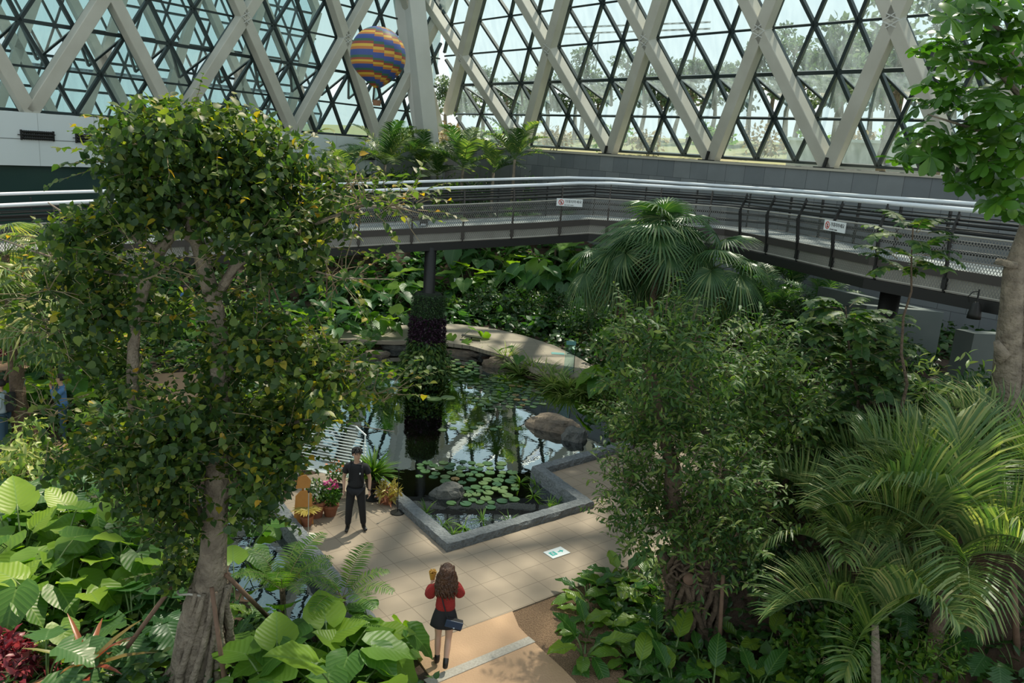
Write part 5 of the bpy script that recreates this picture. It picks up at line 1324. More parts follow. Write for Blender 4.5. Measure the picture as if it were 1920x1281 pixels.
# ================================================================ left middle ground
random.seed(55)
for x, y, n, s, M_ in ((95, 800, 6, 1.2, EARS), (150, 790, 6, 1.2, EARS), (190, 800, 5, 1.0, EARS), (60, 820, 5, 1.0, DEAR), (230, 830, 5, 1.0, EARS), (380, 640, 6, 1.0, EARS), (430, 650, 6, 1.0, EARS), (330, 650, 6, 1.0, DEAR)):
    ear_plant(x, y, n, s, 'half hidden elephant ear plant', M_)
for x, y, n, s in ((120, 740, 7, 1.5), (170, 700, 7, 1.5), (90, 720, 6, 1.3)): ear_plant(x, y, n, s, 'dark banana like plant with long paddle leaves', BAN, (-.2, .3), 'banana_plant')
for x, y in ((75, 680), (185, 640), (20, 680)): shrub(x, y, 1.0, .8, 300, T_LONG, .2, LM['red'], 'dark red leaved shrub', name='red_shrub')
for x, y in ((30, 925), (80, 890), (60, 940)): shrub(x, y, .9, 1.3, 200, T_LONG, .26, LM['varieg'], 'pale drooping leaved shrub', name='pale_shrub', hang=.9)
for i, (x, y) in enumerate([(240, 640), (300, 660), (200, 760), (230, 790), (420, 740), (460, 780), (500, 740), (560, 760), (600, 740), (250, 690), (480, 700), (540, 690), (600, 690), (620, 720), (620, 780), (580, 830), (520, 860), (450, 880), (400, 830), (300, 830), (180, 860), (210, 900), (260, 920)]):
    shrub(x, y, 1.3, 1.0, 330, T_HEART if i % 2 else T_OVAL, .15, LM['figd'] if i % 3 else LM['ficus'], 'half hidden leafy shrub', name='leafy_shrub')
for x, y, s in ((50, 950, 1.1), (110, 935, 1.1), (160, 915, 1.0), (30, 990, 1.1), (200, 930, .9), (240, 985, .9), (90, 985, 1.1)):
    low_plant(x, y, 12, s * .8, SPLIT, 'deeply cut split leaved philodendron', 'split_leaf_philodendron')
for x, y, n, s in ((120, 985, 9, .9), (165, 990, 9, .9), (70, 1010, 8, .9)): fern(x, y, n, s, look='pale green fern with arching fronds')
# ================================================================ foreground left elephant ears
random.seed(66)
for x, y, n, s in ((20, 1120, 6, .95), (75, 1150, 7, 1.0), (120, 1090, 6, .95), (160, 1150, 6, .9), (200, 1110, 6, .95), (240, 1150, 5, .7), (200, 1060, 6, .9), (100, 1040, 5, .9), (270, 1090, 5, .85), (20, 1050, 5, .9), (290, 1165, 4, .5), (45, 1080, 6, .9), (150, 1040, 6, .9), (230, 1090, 6, .9), (95, 1195, 6, .9), (180, 1010, 6, .8), (55, 1000, 6, .8), (250, 1010, 5, .8), (10, 1180, 5, .9), (130, 1140, 6, .9)):
    ear_plant(x, y, n + 1, s * .9, 'bright ribbed elephant ear plant')
for x, y, n, s in ((560, 1290, 7, 1.0), (620, 1310, 7, 1.05), (665, 1300, 7, .9), (600, 1240, 6, .85), (660, 1230, 6, .8), (700, 1345, 5, .8), (520, 1350, 6, 1.0), (640, 1370, 6, 1.05), (470, 1290, 4, .7), (590, 1400, 6, 1.0), (540, 1250, 6, .8), (640, 1260, 7, .8), (700, 1250, 5, .8), (500, 1310, 4, .7)):
    ear_plant(x, y, n + 1, s * .78, 'large elephant ear plant')
for x, y, n, s in ((480, 1030, 4, .7), (455, 1080, 4, .75), (440, 1150, 4, .6)): ear_plant(x, y, n, s, 'slim elephant ear plant beside the small pool')
for x, y, s in ((440, 1200, .8), (480, 1230, .8), (450, 1260, .8), (510, 1250, .8), (500, 1200, .7), (540, 1220, .7), (480, 1180, .7), (430, 1230, .7), (550, 1260, .7), (420, 1275, .7)):
    low_plant(x, y, 12, s)
for x, y, s in ((60, 1190, .8), (125, 1180, .6), (230, 1240, .7), (60, 1260, .8), (250, 1200, .8), (240, 1280, .8), (290, 1200, .8), (20, 1170, .8), (300, 1160, .7), (90, 1300, .8), (280, 1140, .7)):
    low_plant(x, y, 12, s, SPLIT if (x // 10) % 2 else PADS, 'dark green undergrowth plant with glossy leaves', 'undergrowth_plant')
for x, y in ((15, 1262), (45, 1285), (25, 1235), (5, 1300)): shrub(x, y, .55, .5, 170, T_OVAL, .15, LM['red'], 'pinkish red leaved coleus', name='red_coleus')
# bromeliad
e = empty('bromeliad', GT(168, 1300)); k = 13
for i in range(k):
    a = 2.399 * i; t = .25 + .07 * i
    V, Fc, U = strip_leaf([(0, .05), (.3, .06), (.6, .05), (.85, .03), (1, .004)], .5, .5)
    me = mesh('bromeliad_leaf', V, Fc, LM['brom'], uv=U, tint=np.full(len(Fc), (i % 5) / 4)) if i < 5 else me_l[i % 5]
    if i < 5: me_l = (me_l if i else []) + [me]
    link('leaf', me, e, rot=(0, -1.45 + t, a), sc=.82, loc=(0, 0, .32))
e['label'] = 'reddish bromeliad rosette at the bottom left edge of the photo'; e['category'] = 'plant'
# feathery ferns over the small pool
fern(515, 1118, 9, .95, look='bright tree fern arching over the small pool and its curb', stem=1.0, name='tree_fern', pos=Vector((*G(530, 1175)[:2], -.3)))
fern(655, 1160, 8, .85, look='small yellow green tree fern at the edge of the tiled path', stem=.95, name='tree_fern', pos=Vector((*G(640, 1200)[:2], -.05)))
# ================================================================ philodendron bed in the lower middle / right
random.seed(91)
bed = gp([(1030, 1165), (1060, 1112), (1130, 1078), (1200, 1060), (1250, 1120), (1245, 1190), (1330, 1215), (1440, 1180), (1520, 1190), (1620, 1240), (1680, 1330), (1130, 1330), (1125, 1260), (1070, 1200)])
cnt = 0
bx0, bx1 = min(p[0] for p in bed), max(p[0] for p in bed); by0, by1 = min(p[1] for p in bed), max(p[1] for p in bed)
yy = by0
protos = []
while yy < by1:
    xx = bx0
    while xx < bx1:
        X, Y = xx + random.uniform(-.12, .12), yy + random.uniform(-.12, .12)
        if seg_sd(np.array([X]), np.array([Y]), bed)[0] < 0:
            px = PX((X, Y, .3)); dark = px[0] > 1380
            p = Vector((X, Y, hz(X, Y))); e = empty('philodendron', p, rz=random.uniform(0, 6), sc=random.uniform(.85, 1.12))
            around(e, PADS, 10, tilt=(-.25, .5), sc=(.7, 1.15), r=.05)
            reg(e, 'glossy philodendron in the bed', 'plant', *px, group='philodendrons in the bed beside the gravel'); cnt += 1
        xx += .62
    yy += .6
print('BED', cnt)
for x, y in ((1560, 1240), (1600, 1260), (1540, 1280), (1660, 1275), (1620, 1290), (1580, 1210), (1500, 1260), (1700, 1285)):
    shrub(x, y, .8, .7, 260, T_OVAL, .15, LM['cala'], 'pale green leafy shrub below the palms', name='leafy_shrub')
for x, y in ((1440, 1130), (1480, 1140), (1460, 1100), (1510, 1110), (1420, 1110), (1530, 1150)): shrub(x, y, .9, .8, 420, T_OVAL, .11, LM['figd'], 'dense dark small leaved shrub', name='dense_shrub')
for x, y in ((1690, 1180), (1700, 1230), (1850, 1270), (1900, 1270), (1680, 1130)): low_plant(x, y, 9, .6, SPLIT, 'small undergrowth plant on bare soil', 'undergrowth_plant')
shrub(1770, 1235, .9, .5, 420, T_LONG, .10, LM['fern'], 'feathery yellow green shrub at a palm foot', name='feathery_shrub')
# ================================================================ ground cover (uncountable)
def cover(name, n, box, m, T, size, hmax, label, keep=None, margin=.12):
    X = rng.uniform(box[0], box[1], n); Y = rng.uniform(box[2], box[3], n); ok = np.ones(n, bool)
    for P in [POND, POOL] + EXC: ok &= seg_sd(X, Y, P) > margin
    ok &= seg_sd(X, Y, BARE) > 0
    cl = np.sin(X * 1.9 + 1.3 * np.sin(Y * 1.1)) * np.sin(Y * 1.7 + X * .6)
    ok &= cl > (keep if keep is not None else -2)
    dwr = (X - RW0.x) * rwn.x + (Y - RW0.y) * rwn.y; dwl = (X - WL.P0.x) * WL.n.x + (Y - WL.P0.y) * WL.n.y
    ok &= (dwr > 1) & (dwl > 1)
    X, Y = X[ok], Y[ok]; k = len(X)
    P = np.stack([X, Y, hgt(X, Y) + rng.random(k) ** 1.5 * hmax], 1); d = rs(k, 3); d[:, 2] *= .4; up = rs(k, 3) * .35; up[:, 2] += 1
    o = foliage(name, [scatter(T, P, d, up, size * (.6 + .8 * rng.random(k)), rng.random(k))], m, None)
    o['kind'] = 'stuff'; o['label'] = label; o['category'] = 'ground cover'; print('COVER', name, k)
BARE = gp([(1620, 1110), (1760, 1090), (1990, 1080), (2000, 1290), (1780, 1300), (1700, 1240)])
cover('ground_cover', 26000, (-12, 12, 8, 20), LM['figd'], T_OVAL, .15, .35, 'low mixed green ground cover between the nearer plants')
cover('ground_cover', 30000, (-24, 18, 18, 36), LM['figd'], T_HEART, .22, .5, 'low dark ground cover round the pond and farther beds', keep=-.6)
cover('ground_cover', 16000, (-20, 14, 34, 46), LM['deep'], T_HEART, .34, .7, 'dark ground cover on the slope behind the boardwalk', keep=-.1)
cover('ground_cover', 9000, (-12, 12, 8, 20), LM['ficus'], T_HEART, .17, .45, 'bright patches of low leafy ground cover', keep=.25)
# ================================================================ lily pads
random.seed(17)
def padmesh(name, lobe):
    V = [(0, 0, 0)]; n = 22
    for k in range(n + 1):
        a = .16 + (2 * math.pi - .32) * k / n; r = 1 + .03 * math.sin(a * 5)
        V.append((r * math.cos(a), r * math.sin(a), .025))
    for k in range(n + 1):
        a = .16 + (2 * math.pi - .32) * k / n; V.append((.55 * math.cos(a), .55 * math.sin(a), .0))
    Fc = [(0, n + 2 + k, n + 3 + k) for k in range(n)] + [(n + 2 + k, 1 + k, 2 + k, n + 3 + k) for k in range(n)]
    return mesh(name, V, Fc, lobe, tint=[.5] * len(Fc))
PM = [padmesh('lily_pad', leafmat('leaf_lily_' + c_, [(0, a), (1, a)], .15, .3, (1, 1.2, .6))) for c_, a in (('green', (.075, .15, .06)), ('pale', (.13, .20, .08)), ('dark', (.04, .10, .05)), ('rust', (.22, .15, .06)))]
def pads(n, cx, cy, rx, ry, label, group, sz=(.11, .17)):
    placed = []; tries = 0
    while len(placed) < n and tries < 6000:
        tries += 1
        x, y = random.gauss(cx, rx * .5), random.gauss(cy, ry * .5)
        if abs(x - cx) > rx or abs(y - cy) > ry: continue
        p = G(x, y, WZ + .012); r = random.uniform(*sz)
        if seg_sd(np.array([p.x]), np.array([p.y]), POND)[0] > -.35 - r: continue
        if any((p - q).length < (r + s) * .93 for q, s in ALLP): continue
        if any((p.xy - q.xy).length < s + r for q, s in BLOCK): continue
        placed.append(p); ALLP.append((p, r))
        k = random.choices((0, 1, 2, 3), (5, 4, 3, .5))[0]
        link('lily_pad', PM[k], None, loc=p, rot=(0, 0, random.uniform(0, 6.3)), sc=r, label=label, cat='lily pad', group=group)
ALLP = []; BLOCK = [(G(797, 706, WZ), .95)]
def rock(x, y, size, m, label, seed, z=None, rz=0, sink=.25, cat='rock'):
    p = G(x, y, WZ) if z is None else G(x, y, z)
    bm = bmesh.new(); bmesh.ops.create_icosphere(bm, subdivisions=3, radius=1)
    from mathutils import noise
    for v in bm.verts:
        n_ = noise.fractal(v.co * 1.3 + Vector((seed, 0, 0)), 1, 2, 4); f = 1 + .34 * n_ + .10 * noise.noise(v.co * 3.1 + Vector((seed, 9, 0)))
        c = v.co * f; c.z = min(c.z, .55 + .18 * noise.noise(v.co * 2 + Vector((seed, 3, 0))) + .1 * c.x)
        v.co = Vector((c.x * size[0], c.y * size[1], c.z * size[2]))
    me = bpy.data.meshes.new('rock'); bm.to_mesh(me); bm.free(); me.materials.append(m)
    me.polygons.foreach_set('use_smooth', [False] * len(me.polygons))
    o = link('rock', me, None, loc=p + Z * (size[2] * sink), rot=(0, 0, rz), label=label, cat=cat); BLOCK.append((p, max(size[:2]) * .9)); return o
rock(1036, 803, (.78, .42, .40), MT['rock'], 'long flat brown boulder at the right side of the pond', 2, rz=-.25)
rock(1077, 823, (.34, .32, .36), MT['rockg'], 'round grey boulder touching the long brown boulder', 5)
rock(838, 928, (.36, .26, .26), MT['rockg'], 'small grey rock among the lily pads', 8, rz=.5)
rock(937, 686, (.6, .32, .34), MT['rock'], 'pale brown boulder at the pond edge under the striped tufts', 11, rz=.1)
rock(866, 665, (.7, .25, .22), MT['rock'], 'flat tan boulder at the far pond edge right of the column', 14, rz=-.3)
rock(905, 668, (.5, .25, .22), MT['rockg'], 'grey boulder at the far pond edge left of the pale one', 15, rz=-.2)
rock(705, 668, (.5, .25, .22), MT['rock'], 'low tan boulder left of the planted column', 19)
rock(742, 655, (.6, .3, .26), MT['rockg'], 'low grey boulder just left of the planted column', 21)
rock(150, 935, (.6, .4, .3), MT['rock'], 'tan boulder behind the small left pool', 23)
pads(56, 900, 908, 72, 44, 'round green lily pad floating in the near group beside the grey rock', 'lily pads of the near group', (.09, .14))
pads(12, 840, 880, 60, 16, 'round green lily pad floating in the near group beside the grey rock', 'lily pads of the near group', (.09, .14))
pads(95, 945, 738, 75, 30, 'small round lily pad floating in the crowded middle of the pond', 'lily pads of the middle group', (.08, .13))
pads(55, 855, 690, 55, 40, 'small pale lily pad floating right of the planted column', 'lily pads beside the planted column', (.08, .13))
pads(8, 880, 800, 60, 12, 'lily pad floating in the bright reflection of the lattice', 'lily pads on the bright reflection', (.08, .13))
pads(20, 730, 700, 60, 40, 'small lily pad floating left of the planted column', 'lily pads left of the planted column')
for x, y in ((814, 748), (840, 746)):
    p = G(x, y, WZ + .015); link('lily_pad', PM[1], None, loc=p, rot=(0, 0, x), sc=.24, label='large pale lily pad alone on dark water, ' + ('left one' if x < 820 else 'right one') + ' of the pair', cat='lily pad')
# water plants
for x, y in ((800, 960), (830, 985), (850, 1000), (870, 990), (905, 975), (1005, 910), (975, 905), (1045, 945), (955, 1000 - 20), (790, 975), (1000, 930), (1030, 950)):
    p = G(x, y, WZ); tuft(x, y, 12, .8, LM['fern'], 'small grassy water plant rising from the pond', .35, pos=p, name='water_plant')
# ================================================================ floor sign
p = G(1044, 1037); e = empty('floor_sign', p + Z * .004, rz=tang, label='white floor sign with green figure and arrow on the tiles', cat='sign')
MB().box((0, 0, .004), (.46, .30, .008)).build('plate', MT['sign'], e)
gm = mat('sign_green', (.03, .42, .36), .5)
ar = MB().prism([(.03, -.015), (.10, -.015), (.10, -.055), (.17, 0), (.10, .055), (.10, .015), (.03, .015)], .008, .011); ar.build('arrow', gm, e)
fg = MB().prism([(-.17, -.07), (-.03, -.07), (-.03, .07), (-.17, .07)], .008, .010); fg.build('panel', gm, e)
rn = MB().lathe([(.014, .0105), (.014, .012)], (-.09, .045, 0), 12)
for a_, b_ in (((-.10, .03), (-.11, -.015)), ((-.11, -.015), (-.14, -.04)), ((-.11, -.015), (-.08, -.05)), ((-.10, .02), (-.07, .0)), ((-.10, .02), (-.135, .015))): rn.bar((*a_, .0115), (*b_, .0115), .016, .002)
rn.build('running_figure', MT['sign'], e)
# small sign on the back soil
p = GT(858, 556); e = empty('plant_label', p, label='small white plant label standing on red soil behind the pond', cat='sign')
MB().box((0, 0, .35), (.03, .03, .7)).build('stake', MT['steel'], e); MB().box((0, -.03, .75), (.42, .02, .28)).build('plate', MT['sign'], e)
for z_ in (.8, .75, .70): MB().box((0, -.043, z_), (.30, .004, .014)).build('text_line', MT['steel'], e)
# low lectern sign by the boardwalk, glass panel sign
p = GT(883, 652); e = empty('information_stand', p, label='low black information stand beside the boardwalk', cat='sign')
MB().box((0, 0, .2), (.05, .05, .5)).build('post', MT['steel'], e); MB().bar((-.4, 0, .48), (.4, 0, .42), .3, .03).build('plate', MT['steel'], e)
p = G(1066, 700, .25); e = empty('glass_sign', p, label='clear bluish glass panel standing at the boardwalk edge', cat='sign')
gs = glassmat('glass_sign', (.78, .92, .92), .3, .06)
MB().box((0, 0, .62), (.36, .02, 1.15)).build('pane', gs, e); MB().tube([(.17, 0, -.3), (.17, 0, 1.2)], .012, 6).build('post', MT['steel'], e)
MB().box((0, -.02, 1.1), (.34, .01, .14)).build('header', mat('sign_aqua', (.12, .30, .29), .5), e)
p = G(1046, 663, .256); e = empty('deck_marking', p, label='turquoise marking painted on the boardwalk', cat='sign'); MB().box((0, 0, 0), (.5, .32, .008)).build('plate', bpy.data.materials['sign_aqua'], e)
# ================================================================ mist stands
for x, y, H_, lb in ((745, 962, .95, 'thin metal stand with a round base beside the pond curb'), (578, 1007, .95, 'thin metal stand with a round base beside the left curb')):
    p = G(x, y); e = empty('stanchion', p, label=lb, cat='stand')
    MB().lathe([(.15, 0), (.15, .02), (.03, .035)], n=24).build('base', MT['steel'] if x > 700 else MT['girder'], e); MB().tube([(0, 0, .02), (0, 0, H_)], .009, 6).build('pole', MT['steel'] if x > 700 else MT['girder'], e); MB().lathe([(.02, H_), (.025, H_ + .03), (.01, H_ + .05)], n=10).build('knob', MT['steel'], e)
# ================================================================ pots
ter = mat('terracotta', (.32, .12, .06), .8, noise=(8, (.24, .09, .05), .25))
def pot(x, y, r, h, m, name, label, cat='plant pot', soil=True, prof=None):
    p = G(x, y); e = empty(name, p, label=label, cat=cat)
    MB().lathe(prof or [(r * .68, 0), (r * .95, h * .82), (r * 1.08, h * .82), (r * 1.08, h), (r * .95, h), (r * .9, h * .9)], n=20).build('pot', m, e, smooth_=False)
    if soil: MB().lathe([(r * .9, h * .86), (r * .9, h * .88)], n=16).build('soil', MT['soil'], e)
    return e
def bush(e, z, w_, n, T, size, m, name='foliage', h=None):
    foliage(name, crown([((0, 0, z), (w_, w_, (h or w_)), n)], T, size, hang=.1, shell=.3), m, e)
pk = mat('petal_pink', (.55, .05, .22), .5); wh = mat('petal_white', (.7, .68, .62), .5); og = mat('petal_orange', (.6, .16, .05), .5)
def petals(e, z, w_, n, m, size=.05):
    mb_T = np.zeros(n); P, N_ = blob((0, 0, z), (w_, w_, w_ * .7), n, .7); N_[:, 2] = abs(N_[:, 2])
    o = foliage('flower', [scatter(T_TINY, P, N_ + rs(n, 3) * .8, N_, size * (.8 + .5 * rng.random(n)), mb_T)], m, e)
e = pot(592, 968, .20, .36, ter, 'potted_plant', 'terracotta pot of white flowers beside the orange board'); bush(e, .55, .25, 260, T_OVAL, .09, LM['ficus']); petals(e, .62, .26, 90, wh)
e = pot(619, 966, .17, .26, ter, 'potted_plant', 'small terracotta pot with pink blossoms left of the man in black'); bush(e, .45, .2, 220, T_OVAL, .10, LM['glossy']); petals(e, .68, .14, 70, pk, .07)
e = pot(630, 935, .16, .3, MT['steel'], 'potted_plant', 'potted orange flowering plant just behind the man in black'); bush(e, .62, .22, 260, T_OVAL, .07, LM['ficus']); petals(e, .75, .22, 30, og, .06)
e = pot(575, 985, .13, .22, ter, 'potted_plant', 'small pot with a pale yellow rosette in front of the orange board')
foliage('foliage', [scatter(T_LONG, np.zeros((26, 3)) + [0, 0, .32], (lambda a: np.stack([np.cos(a), np.sin(a), .45 + 0 * a], 1))(np.arange(26) * 2.4), np.tile([0, 0, 1.], (26, 1)), .3 * (.8 + .4 * rng.random(26)), rng.random(26))], LM['yel'], e)
e = pot(698, 935, .2, .5, MT['steel'], 'urn_planter', 'black footed urn overflowing with grassy leaves right of the man in black', prof=[(.20, 0), (.20, .03), (.06, .10), (.05, .18), (.14, .28), (.19, .5), (.22, .52), (.20, .53)])
k = 170; a = rng.random(k) * 6.28; t = .1 + rng.random(k) * 1.1
foliage('foliage', [scatter(T_BLADE, np.tile([0, 0, .52], (k, 1)), np.stack([np.cos(a) * np.sin(t), np.sin(a) * np.sin(t), np.cos(t)], 1), np.stack([-np.cos(a), -np.sin(a), np.ones(k)], 1), .58 * (.6 + .6 * rng.random(k)), rng.random(k))], LM['fern'], e)
e = pot(727, 944, .15, .2, ter, 'potted_plant', 'yellow and red croton in a terracotta pot beside the pond curb'); bush(e, .32, .24, 150, T_LONG, .17, LM['yel'], h=.16); bush(e, .2, .2, 80, T_LONG, .15, mat('croton_red', (.36, .12, .05), .5), name='lower_leaves', h=.12)
# orange board
p = G(569, 984); e = empty('wooden_board', p, rz=.35, label='orange wooden easel board standing beside the flower pots', cat='board')
wd = mat('orange_wood', (.50, .22, .045), .6, noise=(6, (.40, .16, .03), .25))
fr_ = MB().prism([(-.20, 0), (.20, 0), (.17, .62), (.07, .70), (-.05, .70), (-.15, .6)], -.02, .02).build('board', wd, e); fr_.rotation_euler = (math.radians(78), 0, 0)
hd_ = MB().prism([(-.15, 0), (.13, 0), (.16, .15), (.06, .27), (-.08, .25), (-.17, .12)], -.02, .02).build('top_board', wd, e); hd_.rotation_euler = (math.radians(78), 0, 0); hd_.location = (0, .15, .74)
MB().bar((0, .4, 0), (0, .16, .75), .04, .04).build('prop', wd, e)
# ================================================================ white slatted bench
p = G(608, 912); e = empty('garden_bench', p, rz=-.28, label='white slatted garden bench with a curved high back behind the man in black', cat='bench')
wp = mat('bench_white', (.70, .74, .72), .4)
for k in range(24):     # seat and back slats follow an S profile
    t = k / 23
    if t < .45: y0, z0 = -.25 + t / .45 * .5, .45
    else: a_ = (t - .45) / .55; y0, z0 = .27 + .18 * a_, .47 + .85 * a_
    w_ = 1.7 if t < .8 else 1.7 - (t - .8) * 3.2
    MB().box((0, y0, z0), (w_, .026, .015)).build('slat', wp, e)
for s_ in (-.85, .85):
    MB().tube([(s_, -.27, 0), (s_, -.26, .45), (s_, .26, .47), (s_ * .9, .46, 1.2)], .02, 8).build('leg', wp, e); MB().tube([(s_, .27, 0), (s_, .27, .46)], .02, 8).build('leg', wp, e)
    MB().tube([(s_, -.26, .45), (s_, -.27, .68), (s_, .3, .72)], .018, 8).build('armrest', wp, e)
MB().tube([(-.78, .47, 1.2), (-.5, .49, 1.38), (0, .5, 1.45), (.5, .49, 1.38), (.78, .47, 1.2)], .02, 8).build('top_rail', wp, e)
# ================================================================ supports in the far left
for x, y, lb in ((505, 618, 'thin tripod pole in the shade left of the far planting'), (612, 590, 'thin upright pole in the shade behind the boardwalk')):
    p = GT(x, y); e = empty('tripod_pole', p, label=lb, cat='pole'); MB().tube([(0, 0, 0), (0, 0, 2.6)], .04, 6).build('pole', MT['pole'], e)
    for a_ in (.3, 2.4): MB().tube([(.9 * math.cos(a_), .9 * math.sin(a_), -.1), (0, 0, 2.1)], .035, 6).build('strut', MT['pole'], e)
p = GT(20, 835); 
for a_, lb in ((.3, 'brown prop pole on the right of the left fan palm trunk'), (1.9, 'brown prop pole in front of the left fan palm trunk')):
    q = p + Vector((1.0 * math.cos(a_), -1.0 * abs(math.sin(a_)), 0)); pole(q, p + Vector((0, .3, 2.0)), .045, lb)
# outdoor pines
random.seed(61)
def pine(px, py_top, D, w_, label_i):
    b = AT(px, 280, D); zt = AT(px, py_top, D).z; z0 = outside_z(b.x, b.y); h = zt - z0
    e = empty('pine_tree', (b.x, b.y, z0)); tk = MB(); top_ = Vector((random.uniform(-.6, .6), 0, h))
    tk.tube(curve_pts((0, 0, -.5), top_, 0, .03, 5), list(np.linspace(.28, .06, 6)), 6); bl = []
    for k in range(9):
        f = random.uniform(.42, 1.0); a = random.uniform(0, 6.28); r = w_ * (1.15 - f * .7) * random.uniform(.3, 1)
        c = top_ * f + Vector((math.cos(a) * r, math.sin(a) * r, .3)); bl.append((tuple(c), (w_ * .42, w_ * .42, w_ * .2), 90)); tk.tube([top_ * (f - .06), c], [.07, .03], 5)
    tk.build('trunk', MT['bark'], e); foliage('foliage', crown(bl, T_TINY, .42, hang=0, shell=.1), LM['pine'], e)
    reg(e, 'hazy pine tree beyond the right glass wall', 'tree', px, py_top, group='pines beyond the right glass wall')
for i in range(34):
    px = 835 + i * 33 + random.uniform(-14, 14); t = (px - 835) / 1100
    pine(px, 165 - 115 * t - random.uniform(-25, 45) * (.6 + t), 95 - 42 * t + random.uniform(-6, 8), 2.6, i)
for i in range(10):     # low bushes on the outside slope
    px = 850 + i * 95 + random.uniform(-20, 20); D = 70 - 20 * i / 10; b = AT(px, 260, D); z0 = outside_z(b.x, b.y)
    shrub(px, 255, 2.6, 2.2, 240, T_TINY, .35, LM['fern'] if i % 2 else LM['dry'], 'hazy low bush outside the right glass wall', pos=Vector((b.x, b.y, z0)), name='outdoor_bush')
for i, (px, py, D) in enumerate(((1660, -10, 41), (1760, -30, 39), (1560, 30, 46))):
    pine(px, py, D, 2.6, i)
# ================================================================ people
def skin(name, nodes, edges, m, parent, sub=2, root=0, **k):
    me = bpy.data.meshes.new(name); keys = list(nodes); ix = {q: i for i, q in enumerate(keys)}
    me.from_pydata([nodes[q][:3] for q in keys], [(ix[a], ix[b]) for a, b in edges], []); me.materials.append(m)
    o = link(name, me, parent, **k); md = o.modifiers.new('skin', 'SKIN'); md.use_smooth_shade = True; md.branch_smoothing = .6
    for i, q in enumerate(keys):
        r = nodes[q][3:]; sv = me.skin_vertices[0].data[i]; sv.radius = (r[0], r[1] if len(r) > 1 else r[0]); sv.use_root = (i == root)
    s = o.modifiers.new('subsurf', 'SUBSURF'); s.levels = sub; s.render_levels = sub
    return o
sk = mat('skin', (.50, .30, .21), .55); MT['hairb'] = mat('hair_black', (.010, .008, .008), .7); MT['hairw'] = mat('hair_brown', (.045, .018, .010), .4, noise=(9, (.10, .042, .02), .2), bump=(30, .6))
blk = mat('cloth_black', (.012, .012, .014), .85); redc = mat('knit_red', (.30, .018, .015), .9, bump=(60, .5)); boot = mat('boot_black', (.014, .013, .012), .35)
def chain(nodes, edges, pre, pts, start=None):
    prev = start
    for i, p in enumerate(pts):
        q = f'{pre}{i}'; nodes[q] = p
        if prev: edges.append((prev, q))
        prev = q
    return prev
def hand(nodes, edges, wrist, w, d, side, curl=.4, pre='h'):
    "w wrist position, d direction of the hand (unit), side = sideways unit vector to the thumb"
    w = Vector(w); d = Vector(d).normalized(); s = Vector(side); s = (s - d * s.dot(d)).normalized(); n = d.cross(s)
    pm = w + d * .05; nodes[pre + 'p'] = (*pm, .033, .018); edges.append((wrist, pre + 'p'))
    kn = w + d * .095; nodes[pre + 'k'] = (*kn, .034, .015); edges.append((pre + 'p', pre + 'k'))
    for j, (off, ln) in enumerate(((.028, .070), (.010, .080), (-.010, .074), (-.028, .058))):
        a = kn + s * off; c1 = a + (d * math.cos(curl) + n * math.sin(curl)) * ln * .5; c2 = c1 + (d * math.cos(curl * 2.1) + n * math.sin(curl * 2.1)) * ln * .5
        chain(nodes, edges, f'{pre}f{j}', [(*(a + d * .004), .0095), (*c1, .0085), (*c2, .007)], pre + 'k')
    t0 = w + d * .03 + s * .035; t1 = t0 + (d * .8 + s * .45 + n * .3).normalized() * .035; t2 = t1 + (d * .95 + n * .3).normalized() * .028
    chain(nodes, edges, pre + 't', [(*t0, .013), (*t1, .0105), (*t2, .008)], pre + 'p')
